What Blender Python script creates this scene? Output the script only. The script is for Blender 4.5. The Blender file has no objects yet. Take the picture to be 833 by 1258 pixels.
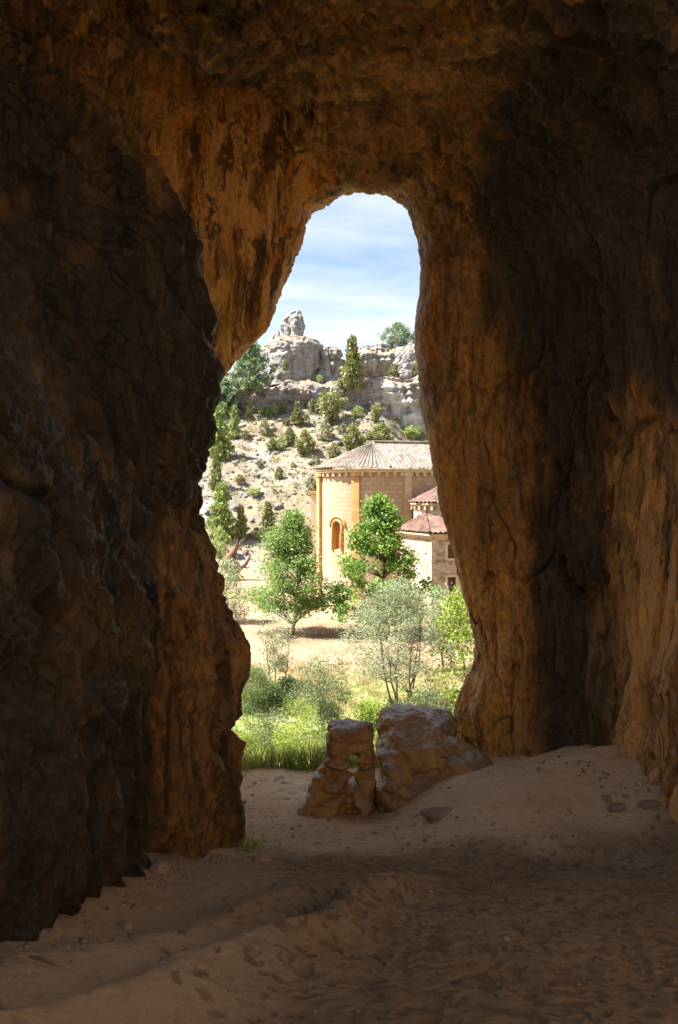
import bpy, math, random
import numpy as np
from mathutils import Vector, Euler

SC = bpy.context.scene
COL = SC.collection
F = 978.0
CX, HY, CAMZ = 416.5, 600.0, 10.0
rad = math.radians

def W(px, py, Y):
    """a point of the place, read off the photograph at the distance Y it stands at"""
    return np.array([(px - CX) * Y / F, Y, CAMZ + (HY - py) * Y / F])

# ------------------------------------------------------------------ noise
def _hash(ix, iy, iz, seed):
    h = (ix.astype(np.uint32) * np.uint32(374761393)) ^ (iy.astype(np.uint32) * np.uint32(668265263)) ^ (iz.astype(np.uint32) * np.uint32(2147483647 - 1274126177)) ^ np.uint32((seed * 974711 + 12345) & 0xffffffff)
    h = (h ^ (h >> np.uint32(13))) * np.uint32(1274126177)
    h = (h ^ (h >> np.uint32(16))) * np.uint32(2246822519)
    return h ^ (h >> np.uint32(15))

def noise(P, s=1.0, seed=0):
    """gradient noise, about -1..1; s a scale or a triple"""
    with np.errstate(over='ignore'):
        Q = (P * np.asarray(s)).astype(np.float32) + np.float32(1000.5)
        I = np.floor(Q).astype(np.int64); f = Q - I
        u = f * f * f * (f * (f * 6 - 15) + 10)
        out = np.zeros(len(Q), np.float32)
        for dx in (0, 1):
            for dy in (0, 1):
                for dz in (0, 1):
                    h = _hash(I[:, 0] + dx, I[:, 1] + dy, I[:, 2] + dz, seed)
                    gx = (h & np.uint32(1023)).astype(np.float32) / 511.5 - 1
                    gy = ((h >> np.uint32(10)) & np.uint32(1023)).astype(np.float32) / 511.5 - 1
                    gz = ((h >> np.uint32(20)) & np.uint32(1023)).astype(np.float32) / 511.5 - 1
                    w = (u[:, 0] if dx else 1 - u[:, 0]) * (u[:, 1] if dy else 1 - u[:, 1]) * (u[:, 2] if dz else 1 - u[:, 2])
                    out += w * (gx * (f[:, 0] - dx) + gy * (f[:, 1] - dy) + gz * (f[:, 2] - dz))
    return out * 1.3

def fbm(P, s=1.0, octv=4, seed=0, gain=.5):
    a, o, s = 1.0, 0, np.asarray(s, float)
    for k in range(octv):
        o = o + a * noise(P, s, seed + k * 7); a *= gain; s = s * 2.03
    return o

def ridged(P, s=1.0, octv=3, seed=0):
    a, o, s = 1.0, 0, np.asarray(s, float)
    for k in range(octv):
        o = o + a * (1 - np.abs(noise(P, s, seed + k * 5)) * 2.2); a *= .5; s = s * 2.1
    return o

def sst(a, b, x):
    t = np.clip((x - a) / (b - a), 0, 1); return t * t * (3 - 2 * t)

# ------------------------------------------------------------------ objects
def link(o, parent=None):
    COL.objects.link(o)
    if parent is not None: o.parent = parent
    return o

def tag(o, label=None, cat=None, group=None, kind=None):
    if label: o['label'] = label
    if cat: o['category'] = cat
    if group: o['group'] = group
    if kind: o['kind'] = kind
    return o

def empty(name, loc, rz=0.0, s=1.0):
    o = bpy.data.objects.new(name, None); COL.objects.link(o)
    o.location = loc; o.rotation_euler = (0, 0, rz); o.scale = (s, s, s) if not hasattr(s, '__len__') else s
    return o

def npmesh(name, V, Q, mat, parent=None, smooth=True, attr=None):
    """V (n,3), Q (m,4) or (m,3) -> one mesh object"""
    V = np.ascontiguousarray(V, np.float32); Q = np.ascontiguousarray(Q, np.int32)
    me = bpy.data.meshes.new(name); n, k = Q.shape
    me.vertices.add(len(V)); me.vertices.foreach_set('co', V.ravel())
    me.loops.add(n * k); me.loops.foreach_set('vertex_index', Q.ravel())
    me.polygons.add(n); me.polygons.foreach_set('loop_start', np.arange(0, n * k, k, dtype=np.int32))
    if smooth: me.polygons.foreach_set('use_smooth', np.ones(n, bool))
    for nm, arr in (attr or {}).items():
        a = me.attributes.new(nm, 'FLOAT', 'POINT'); a.data.foreach_set('value', np.ascontiguousarray(arr, np.float32))
    me.update(calc_edges=True)
    me.materials.append(mat)
    return link(bpy.data.objects.new(name, me), parent)

def gridfaces(nu, nv, wrap=False):
    """vertices indexed v*nu+u"""
    U = nu if wrap else nu - 1
    u, v = np.meshgrid(np.arange(U), np.arange(nv - 1))
    u = u.ravel(); v = v.ravel(); u1 = (u + 1) % nu
    return np.stack([v * nu + u, v * nu + u1, (v + 1) * nu + u1, (v + 1) * nu + u], 1)

class MB:
    """collects quads and triangles, builds ONE mesh"""
    def __init__(s): s.v = []; s.f = []; s.m = []; s.a = []
    def add(s, vs, fs, mi=0, a=0.0):
        b = len(s.v); s.v += [tuple(map(float, p)) for p in vs]
        s.f += [tuple(b + i for i in f) for f in fs]; s.m += [mi] * len(fs); s.a += [a] * len(vs)
    def box(s, c, d, rz=0.0, mi=0, a=0.0):
        cx, cy, cz = c; x, y, z = d[0] / 2, d[1] / 2, d[2] / 2; co, si = math.cos(rz), math.sin(rz)
        vs = []
        for k in (-z, z):
            for (i, j) in ((-x, -y), (x, -y), (x, y), (-x, y)):
                vs.append((cx + i * co - j * si, cy + i * si + j * co, cz + k))
        s.add(vs, [(0, 3, 2, 1), (4, 5, 6, 7), (0, 1, 5, 4), (1, 2, 6, 5), (2, 3, 7, 6), (3, 0, 4, 7)], mi, a)
    def tube(s, pts, rs, n=6, mi=0, a=0.0):
        pts = [Vector(p) for p in pts]; b = len(s.v)
        up = Vector((.3, .2, .93)).normalized()
        for i, p in enumerate(pts):
            t = (pts[min(i + 1, len(pts) - 1)] - pts[max(i - 1, 0)]).normalized()
            x = t.cross(up)
            if x.length < 1e-3: x = t.cross(Vector((1, 0, 0)))
            x.normalize(); y = t.cross(x)
            for k in range(n):
                q = p + (x * math.cos(2 * math.pi * k / n) + y * math.sin(2 * math.pi * k / n)) * rs[i]
                s.v.append(tuple(q)); s.a.append(a)
        for i in range(len(pts) - 1):
            for k in range(n):
                s.f.append((b + i * n + k, b + i * n + (k + 1) % n, b + (i + 1) * n + (k + 1) % n, b + (i + 1) * n + k)); s.m.append(mi)
        s.f.append(tuple(b + k for k in range(n))[::-1]); s.m.append(mi)
        e = b + (len(pts) - 1) * n
        s.f.append(tuple(e + k for k in range(n))); s.m.append(mi)
    def build(s, name, mats, parent=None, smooth=False, bevel=0):
        me = bpy.data.meshes.new(name); me.from_pydata(s.v, [], s.f)
        for m in (mats if isinstance(mats, (list, tuple)) else [mats]): me.materials.append(m)
        me.polygons.foreach_set('material_index', s.m)
        if smooth: me.polygons.foreach_set('use_smooth', [True] * len(s.f))
        at = me.attributes.new('rnd', 'FLOAT', 'POINT'); at.data.foreach_set('value', s.a)
        me.update()
        o = link(bpy.data.objects.new(name, me), parent)
        if bevel:
            b = o.modifiers.new('Bevel', 'BEVEL'); b.width = bevel; b.segments = 2; b.limit_method = 'ANGLE'
        return o

# ------------------------------------------------------------------ materials
class NT:
    def __init__(s, name):
        s.mat = bpy.data.materials.new(name); s.mat.use_nodes = True
        s.t = s.mat.node_tree; s.t.nodes.clear()
        s.out = s.n('ShaderNodeOutputMaterial')
    def n(s, typ, **kw):
        nd = s.t.nodes.new(typ)
        for k, v in kw.items(): setattr(nd, k, v)
        return nd
    def l(s, a, b): s.t.links.new(a, b)
    def val(s, sock, v):
        if isinstance(v, bpy.types.NodeSocket): s.l(v, sock)
        else: sock.default_value = v
    def coord(s, scale=(1, 1, 1), rot=(0, 0, 0)):
        c = s.n('ShaderNodeTexCoord'); m = s.n('ShaderNodeMapping')
        m.inputs['Scale'].default_value = scale; m.inputs['Rotation'].default_value = rot
        s.l(c.outputs['Object'], m.inputs['Vector']); return m.outputs[0]
    def noise(s, scale, detail=5, vec=None, rough=.55, dist=0):
        nd = s.n('ShaderNodeTexNoise'); nd.inputs['Scale'].default_value = scale
        nd.inputs['Detail'].default_value = detail; nd.inputs['Roughness'].default_value = rough
        nd.inputs['Distortion'].default_value = dist
        s.l(vec if vec is not None else s.coord(), nd.inputs['Vector']); return nd.outputs[0]
    def ramp(s, fac, stops, interp='LINEAR'):
        r = s.n('ShaderNodeValToRGB'); e = r.color_ramp.elements; r.color_ramp.interpolation = interp
        while len(e) < len(stops): e.new(.5)
        for i, (p, c) in enumerate(stops):
            e[i].position = p; e[i].color = (*c, 1) if len(c) == 3 else c
        s.l(fac, r.inputs[0]); return r.outputs[0]
    def rng(s, fac, a, b, c=0.0, d=1.0):
        r = s.n('ShaderNodeMapRange'); s.val(r.inputs[0], fac)
        for i, v in enumerate((a, b, c, d)): r.inputs[i + 1].default_value = v
        return r.outputs[0]
    def mix(s, fac, a, b, mode='MIX'):
        m = s.n('ShaderNodeMix', data_type='RGBA', blend_type=mode)
        s.val(m.inputs[0], fac)
        for sk, v in ((m.inputs[6], a), (m.inputs[7], b)):
            if isinstance(v, tuple): sk.default_value = (*v, 1)
            else: s.l(v, sk)
        return m.outputs[2]
    def math(s, op, a, b=0.0):
        m = s.n('ShaderNodeMath', operation=op); s.val(m.inputs[0], a); s.val(m.inputs[1], b); return m.outputs[0]
    def attr(s, name):
        a = s.n('ShaderNodeAttribute', attribute_name=name); return a.outputs['Fac']
    def bump(s, h, strength=.5, dist=.1, prev=None):
        b = s.n('ShaderNodeBump'); b.inputs['Strength'].default_value = strength; b.inputs['Distance'].default_value = dist
        s.l(h, b.inputs['Height'])
        if prev is not None: s.l(prev, b.inputs['Normal'])
        return b.outputs[0]
    def bsdf(s, col, rough=.8, normal=None, spec=.5):
        p = s.n('ShaderNodeBsdfPrincipled')
        if isinstance(col, tuple): p.inputs['Base Color'].default_value = (*col, 1)
        else: s.l(col, p.inputs['Base Color'])
        s.val(p.inputs['Roughness'], rough); s.val(p.inputs['Specular IOR Level'], spec)
        if normal is not None: s.l(normal, p.inputs['Normal'])
        s.l(p.outputs[0], s.out.inputs[0]); return s.mat

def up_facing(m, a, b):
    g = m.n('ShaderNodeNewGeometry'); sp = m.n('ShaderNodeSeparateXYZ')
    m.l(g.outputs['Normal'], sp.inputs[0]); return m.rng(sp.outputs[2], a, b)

def mat_cave():
    m = NT('cave_rock')
    st = m.coord((1.0, 1.0, .16)); iso = m.coord()
    n1 = m.noise(.55, 6, st, .6, .6); n2 = m.noise(1.7, 8, st, .62, .4); n3 = m.noise(2.6, 8, iso, .65)
    c = m.ramp(n1, [(.30, (.22, .11, .032)), (.43, (.56, .27, .07)), (.56, (.80, .38, .07)), (.70, (.80, .50, .17))])
    # orange iron staining and dark mineral runs
    c = m.mix(m.rng(n2, .54, .64, 0, .75), c, (.62, .24, .055))
    c = m.mix(m.rng(m.noise(1.15, 9, st, .68, .8), .54, .62, 0, .85), c, (.050, .034, .022))
    c = m.mix(m.rng(n3, .57, .66, 0, .5), c, (.62, .44, .22))
    c = m.mix(m.rng(m.noise(1.0, 10, m.coord((3.2, 3.2, .16)), .7, .6), .55, .62, 0, .8), c, (.07, .038, .018))
    c = m.mix(m.rng(m.noise(7, 10, m.coord((1, 1, .5)), .75), .40, .56, .75, 0), c, (.07, .038, .018))
    c = m.mix(m.rng(m.noise(.8, 8, st, .7, 1.0), .58, .66, 0, .8), c, (.70, .27, .05))
    # left wall: green-black algae film, deepened further to carry the wall's shade
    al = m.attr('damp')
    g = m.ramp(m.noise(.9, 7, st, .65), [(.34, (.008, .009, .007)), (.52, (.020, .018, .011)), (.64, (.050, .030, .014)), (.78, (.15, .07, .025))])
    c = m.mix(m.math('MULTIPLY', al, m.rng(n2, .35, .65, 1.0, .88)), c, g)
    c = m.mix(m.math('MULTIPLY', m.attr('tan'), m.rng(m.noise(1.3, 8, m.coord((1.3, 1.3, .14), (0, .25, 0)), .65, .5), .44, .52, 0, 1)), c, (.88, .50, .16))  # tan rock on overhang, vault and lower right, lightened to paint the light there
    c = m.mix(m.math('MULTIPLY', m.attr('tan'), m.rng(m.noise(.9, 10, m.coord((1.6, 1.6, .13), (0, .25, 0)), .7, .8), .54, .59, 0, .9)), c, (.10, .055, .028))
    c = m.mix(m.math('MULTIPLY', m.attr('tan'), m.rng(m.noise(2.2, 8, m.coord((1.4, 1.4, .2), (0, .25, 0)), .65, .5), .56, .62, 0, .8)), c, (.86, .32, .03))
    c = m.mix(m.attr('olive'), c, m.ramp(n3, [(.35, (.07, .062, .03)), (.6, (.22, .17, .075))]))
    c = m.mix(m.attr('soot'), c, m.mix(1, c, m.ramp(m.noise(1.9, 9, m.coord((1, 1, .55)), .72, .6), [(.38, (.10, .085, .07)), (.52, (.42, .39, .36)), (.62, (.85, .82, .78))]), 'MULTIPLY'))  # mottled dimming of roof and upper walls: shade put into the colour
    c = m.mix(m.attr('char'), c, (.016, .012, .008))  # near-black upper right and niche: shade painted on the rock
    r = m.math('SUBTRACT', m.rng(m.noise(2.2, 7, iso, .65), .38, .62, .30, .72), m.math('MULTIPLY', al, .08))
    b = m.bump(m.noise(2.6, 12, m.coord((1, 1, .45)), .72), 1.0, .30)
    b = m.bump(m.noise(15, 8, m.coord((1, 1, .6)), .75), .9, .05, b)
    vo = m.n('ShaderNodeTexVoronoi', feature='DISTANCE_TO_EDGE'); vo.inputs['Scale'].default_value = 1.5
    wv = m.n('ShaderNodeVectorMath', operation='ADD'); nz_ = m.n('ShaderNodeTexNoise'); nz_.inputs['Scale'].default_value = 1.4; nz_.inputs['Detail'].default_value = 5
    m.l(iso, nz_.inputs['Vector']); m.l(m.coord((1, 1, .5)), wv.inputs[0]); m.l(nz_.outputs['Color'], wv.inputs[1]); m.l(wv.outputs[0], vo.inputs['Vector'])
    b = m.bump(m.rng(vo.outputs['Distance'], 0, .10, 0, 1), .5, .10, b); b.node.inputs['Strength'].default_value = .5; m.l(m.rng(al, 0, 1, .5, .05), b.node.inputs['Strength'])
    return m.bsdf(c, r, b, m.rng(al, 0, 1, .5, .42))

def mat_floor():
    m = NT('packed_earth')
    iso = m.coord()
    n1 = m.noise(.45, 6, iso, .6); n2 = m.noise(7, 8, iso, .7)
    c = m.ramp(n1, [(.3, (.60, .40, .22)), (.5, (.70, .48, .275)), (.68, (.76, .55, .335))])
    c = m.mix(m.rng(n2, .5, .68, 0, .45), c, (.46, .26, .125))
    c = m.mix(m.attr('tram'), c, m.mix(1, c, (.50, .48, .44), 'MULTIPLY'))  # trampled soil, darkened over the whole foreground to paint the light's falloff
    c = m.mix(m.rng(m.attr('dent'), 0, 1, 0, .8), c, (.15, .09, .05))  # footprint dents darkened in colour to stand for their shade
    b = m.bump(m.noise(9, 12, m.coord((1, 1, 1)), .8), 1.0, .12)
    b = m.bump(m.noise(45, 5, iso, .7), .4, .012, b)
    return m.bsdf(c, .95, b, .2)

def mat_boulder(name, wet=0.0):
    m = NT(name)
    iso = m.coord((1, 1, .7))
    c = m.ramp(m.noise(1.5, 8, iso, .65, .5), [(.3, (.13, .065, .022)), (.48, (.30, .155, .05)), (.7, (.44, .255, .095))])
    c = m.mix(m.rng(m.noise(5, 8, iso, .7), .55, .72, 0, .7), c, (.10, .06, .035))
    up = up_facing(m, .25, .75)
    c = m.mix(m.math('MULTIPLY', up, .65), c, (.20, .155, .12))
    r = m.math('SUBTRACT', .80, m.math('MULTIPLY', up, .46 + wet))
    b = m.bump(m.noise(4.5, 9, iso, .65), .55, .1)
    b = m.bump(m.noise(26, 6, iso, .7), .4, .02, b)
    return m.bsdf(c, r, b, .45)

def mat_limestone():
    m = NT('limestone')
    strat = m.coord((.35, .35, 2.2)); iso = m.coord()
    c = m.ramp(m.noise(.55, 8, m.coord((1, 1, .5)), .65, .5), [(.3, (.17, .16, .15)), (.45, (.30, .285, .27)), (.58, (.40, .38, .36)), (.72, (.54, .52, .48))])
    c = m.mix(m.rng(m.noise(1, 7, m.coord((.6, .6, .12)), .6), .56, .66, 0, .6), c, (.36, .24, .15))
    c = m.mix(m.rng(m.noise(.8, 8, strat, .7), .56, .66, 0, .8), c, (.10, .095, .09))
    c = m.mix(m.attr('scar'), c, (.66, .64, .61))
    up = up_facing(m, .5, .8)
    c = m.mix(m.math('MULTIPLY', up, m.rng(m.noise(1.2, 6, iso), .4, .6, .35, 1)), c, m.ramp(m.noise(2, 6, iso), [(.35, (.24, .18, .085)), (.6, (.32, .225, .13))]))
    b = m.bump(m.noise(.9, 10, m.coord((1, 1, 2)), .7), .9, .8)
    return m.bsdf(c, .95, b, .1)

def mat_terrain():
    m = NT('hillside_ground')
    iso = m.coord()
    n = m.noise(.14, 9, iso, .7)
    c = m.ramp(n, [(.34, (.20, .155, .09)), (.46, (.26, .21, .14)), (.56, (.25, .225, .19)), (.70, (.31, .29, .26))])
    c = m.mix(m.rng(m.noise(.9, 8, m.coord((1, 1, 2.4)), .75), .52, .60, 0, .75), c, (.17, .155, .14))
    c = m.mix(m.rng(m.noise(.5, 8, iso, .7), .55, .62, 0, .7), c, (.19, .18, .085))
    sand = m.ramp(m.noise(.35, 8, iso, .65), [(.35, (.27, .185, .115)), (.62, (.36, .265, .18))])
    c = m.mix(m.attr('sand'), c, sand)
    c = m.mix(m.attr('green'), c, m.ramp(m.noise(1.3, 8, iso, .7), [(.35, (.08, .10, .03)), (.5, (.20, .20, .07)), (.65, (.38, .32, .17))]))
    b = m.bump(m.noise(.8, 10, iso, .72), .8, .5)
    return m.bsdf(c, .95, b, .1)

def mat_simple(name, stops, scale=2, rough=.85, bump=.4, dist=.02, mapping=(1, 1, 1), spec=.3, attrmix=None):
    m = NT(name); v = m.coord(mapping)
    c = m.ramp(m.noise(scale, 7, v, .62), stops)
    if attrmix: c = m.mix(m.rng(m.attr('rnd'), 0, 1, 0, attrmix[0]), c, attrmix[1])
    return m.bsdf(c, rough, m.bump(m.noise(scale * 3, 6, v, .65), bump, dist), spec)

def mat_masonry(name, c1, c2, mortar, bw, bh, ms=.012, blotch=None):
    """coursed stone; the brick pattern runs along the wall through the arc-length attribute"""
    m = NT(name)
    co = m.n('ShaderNodeCombineXYZ'); m.l(m.attr('along'), co.inputs[0]); m.l(m.attr('height'), co.inputs[1])
    b = m.n('ShaderNodeTexBrick'); b.offset = .5; m.l(co.outputs[0], b.inputs['Vector'])
    b.inputs['Color1'].default_value = (*c1, 1); b.inputs['Color2'].default_value = (*c2, 1); b.inputs['Mortar'].default_value = (*mortar, 1)
    b.inputs['Scale'].default_value = 1; b.inputs['Mortar Size'].default_value = ms; b.inputs['Brick Width'].default_value = bw; b.inputs['Row Height'].default_value = bh
    c = m.mix(m.rng(m.noise(.7, 8, m.coord((1, 1, .5)), .65), .4, .7, 0, .65), b.outputs[0], blotch or (.62, .40, .20))
    c = m.mix(m.rng(m.noise(4, 7, None, .7), .5, .7, 0, .35), c, (.30, .22, .15))
    bb = m.bump(b.outputs['Fac'], -.5, .03); bb = m.bump(m.noise(6, 6), .4, .03, bb)
    return m.bsdf(c, .92, bb, .15)

def mat_rubble(name):
    m = NT(name)
    v = m.n('ShaderNodeTexVoronoi'); v.inputs['Scale'].default_value = 2.6; m.l(m.coord((1, 1, 1.6)), v.inputs['Vector'])
    e = m.n('ShaderNodeTexVoronoi', feature='DISTANCE_TO_EDGE'); e.inputs['Scale'].default_value = 2.6; m.l(m.coord((1, 1, 1.6)), e.inputs['Vector'])
    c = m.ramp(m.rng(v.outputs['Color'], 0, 1), [(.2, (.30, .21, .14)), (.5, (.46, .35, .25)), (.8, (.55, .45, .34))])
    c = m.mix(m.rng(m.noise(2.4, 7), .45, .65, 0, .6), c, (.34, .22, .15))
    c = m.mix(m.rng(e.outputs['Distance'], 0, .07, .85, 0), c, (.60, .50, .39))
    return m.bsdf(c, .95, m.bump(e.outputs['Distance'], .5, .06), .1)

def mat_leaf(name, stops, trans=.35):
    m = NT(name)
    c = m.ramp(m.attr('rnd'), stops)
    d = m.n('ShaderNodeBsdfPrincipled'); m.l(c, d.inputs['Base Color']); d.inputs['Roughness'].default_value = .5
    d.inputs['Specular IOR Level'].default_value = .3
    t = m.n('ShaderNodeBsdfTranslucent'); m.l(m.mix(.5, c, m.mix(1, c, (1.0, 1.0, .45), 'MULTIPLY')), t.inputs[0])
    x = m.n('ShaderNodeMixShader'); x.inputs[0].default_value = trans
    m.l(d.outputs[0], x.inputs[1]); m.l(t.outputs[0], x.inputs[2]); m.l(x.outputs[0], m.out.inputs[0])
    return m.mat

M = {}
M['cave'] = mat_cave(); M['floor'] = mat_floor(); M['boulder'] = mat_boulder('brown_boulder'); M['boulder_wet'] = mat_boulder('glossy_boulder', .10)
M['stone'] = mat_simple('dark_loose_stone', [(.35, (.16, .10, .065)), (.6, (.27, .18, .12))], 6, .8, .5, .02); M['lime'] = mat_limestone(); M['terrain'] = mat_terrain()
M['ashlar'] = mat_masonry('golden_ashlar', (.42, .315, .215), (.52, .405, .29), (.28, .19, .12), .62, .33, .020, (.46, .28, .15))
M['orange_stone'] = mat_simple('orange_sandstone', [(.35, (.42, .23, .09)), (.6, (.56, .34, .15))], 1.5, .9, .5, .03)
M['trim'] = mat_simple('pale_cornice_stone', [(.35, (.50, .36, .21)), (.6, (.62, .48, .32))], 2, .9, .4, .03)
M['rubble'] = mat_rubble('rubble_masonry')
M['quoin'] = mat_simple('dressed_quoin_stone', [(.35, (.52, .43, .33)), (.6, (.62, .53, .42))], 2, .9, .3, .02)
M['tile'] = mat_simple('clay_tile', [(.3, (.10, .082, .07)), (.5, (.165, .135, .112)), (.7, (.24, .20, .17))], 1.6, .95, .3, .02, attrmix=(.75, (.28, .245, .21)), spec=.1)
M['tile_red'] = mat_simple('red_clay_tile', [(.3, (.085, .050, .04)), (.5, (.14, .082, .066)), (.7, (.20, .145, .12))], 1.6, .95, .3, .02, attrmix=(.6, (.24, .17, .145)), spec=.1)
M['dark'] = mat_simple('dark_interior', [(.4, (.03, .022, .02)), (.6, (.05, .035, .03))], 3)
M['shutter'] = mat_simple('brown_shutter_wood', [(.35, (.10, .045, .03)), (.6, (.16, .08, .055))], 3, .7)
M['alabaster'] = mat_simple('orange_window_panel', [(.35, (.34, .13, .035)), (.6, (.44, .19, .06))], 3, .7)
M['slope'] = mat_simple('pale_limestone_slope', [(.35, (.46, .36, .25)), (.6, (.56, .45, .33))], .3, .95, .5, .3)  # for the slope added behind the viewer as a light bouncer
M['bark'] = mat_simple('bark', [(.35, (.10, .075, .055)), (.65, (.22, .17, .13))], 6, .95, .6, .03, (1, 1, .3))
M['dead'] = mat_simple('weathered_dead_wood', [(.35, (.09, .05, .032)), (.65, (.22, .15, .105))], 1.4, .85, .6, .06, (1, 1, .4))
M['water'] = None
def mat_water():
    m = NT('stream_water')
    s = m.rng(m.noise(1.5, 7, m.coord((1, 2.4, 1)), .65, .8), .46, .56)
    c = m.mix(s, (.05, .06, .03), (.40, .42, .16))
    return m.bsdf(c, m.rng(s, 0, 1, .08, .9), m.bump(m.noise(5, 4), .1, .02), .5)
M['water'] = mat_water()
M['lf_green'] = mat_leaf('fresh_green_leaves', [(0, (.10, .17, .06)), (.5, (.22, .34, .11)), (1, (.40, .50, .20))], .4)
M['lf_vivid'] = mat_leaf('vivid_maple_leaves', [(0, (0.062, 0.144, 0.031)), (.5, (0.163, 0.294, 0.062)), (.93, (0.325, 0.463, 0.125)), (1, (0.620, 0.425, 0.125))], .4)
M['lf_silver'] = mat_leaf('silver_willow_leaves', [(0, (.15, .19, .11)), (.5, (.30, .35, .22)), (1, (.50, .53, .38))], .35)
M['lf_olive'] = mat_leaf('grey_green_leaves', [(0, (.07, .09, .045)), (.5, (.17, .21, .10)), (1, (.32, .36, .18))], .35)
M['lf_yellow'] = mat_leaf('yellow_green_leaves', [(0, (.17, .24, .04)), (.5, (.33, .42, .08)), (1, (.52, .56, .20))], .45)
M['lf_bush'] = mat_leaf('soft_green_leaves', [(0, (.06, .10, .035)), (.5, (.15, .22, .08)), (1, (.27, .34, .14))], .35)
M['lf_darkbush'] = mat_leaf('dark_green_leaves', [(0, (.02, .035, .014)), (1, (.07, .10, .035))], .25)
M['lf_juniper'] = mat_leaf('juniper_foliage', [(0, (0.098, 0.122, 0.048)), (.5, (0.244, 0.260, 0.105)), (1, (0.439, 0.423, 0.195))], .2)
M['lf_conif'] = mat_leaf('pale_conifer_foliage', [(0, (0.101, 0.151, 0.050)), (.5, (0.286, 0.370, 0.126)), (1, (0.538, 0.605, 0.235))], .25)
M['lf_bluish'] = mat_leaf('blue_green_foliage', [(0, (.08, .13, .07)), (.5, (.19, .28, .15)), (1, (.34, .43, .26))], .25)
M['lf_scrub'] = mat_leaf('dry_scrub_foliage', [(0, (0.143, 0.143, 0.077)), (.5, (0.275, 0.264, 0.132)), (1, (0.418, 0.385, 0.220))], .2)
M['reed'] = mat_leaf('reed_blades', [(0, (.13, .16, .05)), (.4, (.27, .33, .09)), (.75, (.46, .48, .17)), (1, (.58, .49, .27))], .5)
M['drygrass'] = mat_leaf('dry_grass_blades', [(0, (.24, .20, .09)), (.5, (.42, .35, .18)), (1, (.58, .50, .28))], .3)

# ------------------------------------------------------------------ the cave shell
def pchip(t, y, T):
    """monotone cubic through (t, y[k]) at T; y (n, ...)"""
    t = np.asarray(t, float); h = np.diff(t); hs = h.reshape((-1,) + (1,) * (y.ndim - 1))
    d = np.diff(y, axis=0) / hs
    m = np.zeros_like(y); m[0] = d[0]; m[-1] = d[-1]
    w1 = 2 * hs[1:] + hs[:-1]; w2 = hs[1:] + 2 * hs[:-1]
    same = d[:-1] * d[1:] > 0
    with np.errstate(divide='ignore', invalid='ignore'):
        hm = (w1 + w2) / (w1 / d[:-1] + w2 / d[1:])
    m[1:-1] = np.where(same, hm, 0)
    i = np.clip(np.searchsorted(t, T, side='right') - 1, 0, len(h) - 1)
    s = ((T - t[i]) / h[i]).reshape((-1,) + (1,) * (y.ndim - 1)); hh = hs[i]
    return ((1 + 2 * s) * (1 - s) ** 2) * y[i] + s * (1 - s) ** 2 * hh * m[i] + s * s * (3 - 2 * s) * y[i + 1] + s * s * (s - 1) * hh * m[i + 1]

def catmull_closed(P, n):
    """P (k,3) closed -> n points, by landmark index"""
    k = len(P); T = np.arange(n) * k / n; i = np.floor(T).astype(int); s = (T - i)[:, None]
    p0, p1, p2, p3 = P[(i - 1) % k], P[i % k], P[(i + 1) % k], P[(i + 2) % k]
    return .5 * (2 * p1 + (p2 - p0) * s + (2 * p0 - 5 * p1 + 4 * p2 - p3) * s ** 2 + (3 * p1 - p0 - 3 * p2 + p3) * s ** 3)

def ring(Y, pts): return np.array([W(p[0], p[1], p[2] if len(p) > 2 else Y) for p in pts])
def ringw(Y, pts): return np.array([(x, Y, z) for x, z in pts])

# landmark order: nine up the left wall, five over the vault, eight down the right wall, three under the floor
rA = ringw(-9, [(-4.5, 6), (-5, 7.5), (-5.5, 9), (-5.5, 10), (-5.5, 11.5), (-5.4, 13), (-5.2, 14.5), (-5, 15.5), (-4.5, 16.2), (-3.5, 16.6), (-2, 17), (0, 17.2), (2, 17.2), (4, 17), (6, 16), (7, 14.5), (7.5, 13), (7.5, 11.5), (7.5, 10), (7.3, 8.5), (7, 7.5), (6.5, 6.5), (5, 5), (0, 4), (-3, 5)])
rA = (rA - np.array([1, -9, 11])) * np.array([1.3, 1, 1.35]) + np.array([0.2, -3, 12.6])   # added rear opening, cut behind and above the viewer to let daylight in
rA[:22, 1] = [-6, -5, -3, -1, .6, 1.6, 2.4, 3.2, 4.4, 6.0, 7.4, 8.2, 8.4, 8.3, 7.9, 6.9, 5.2, 3.5, 1, -3, -5, -6]
rB = ringw(2, [(-3.6, 5.5), (-3.8, 7), (-4, 8.5), (-4.1, 10), (-4.3, 11.5), (-4.6, 13), (-5, 14.5), (-5.2, 16), (-5, 17.2), (-4, 18), (-2.2, 18.4), (0, 18.2), (2.4, 18), (4.6, 17.4), (6.4, 16), (7.3, 14), (7.5, 12.5), (7.5, 11), (7.4, 9.5), (7.2, 8), (7, 6.8), (6.8, 5.5), (5, 3.5), (0, 3), (-3, 3.5)])
rB[:22, 1] = [2, 2, 2.1, 2.5, 2.9, 3.3, 3.7, 4.4, 5.4, 6.8, 8.1, 8.9, 9.1, 9.0, 8.6, 7.6, 6.2, 4.7, 3.2, 2.4, 2, 2]
rC = ringw(7.5, [(-3.15, 5.2), (-3.15, 6.2), (-3.2, 7.5), (-3.2, 8.8), (-3.35, 10.2), (-3.6, 11.8), (-4, 13.4), (-4.5, 15), (-4.8, 16.4), (-4.2, 17.4), (-2.4, 18), (0, 17.6), (2.4, 17.4), (4.6, 16.6), (6.2, 15), (6.9, 13.4), (7.1, 12), (7.1, 10.6), (7.0, 9.2), (6.9, 7.8), (6.8, 6.5), (6.6, 4.9), (5, 2.5), (0, 2), (-2.8, 2.8)])
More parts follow.
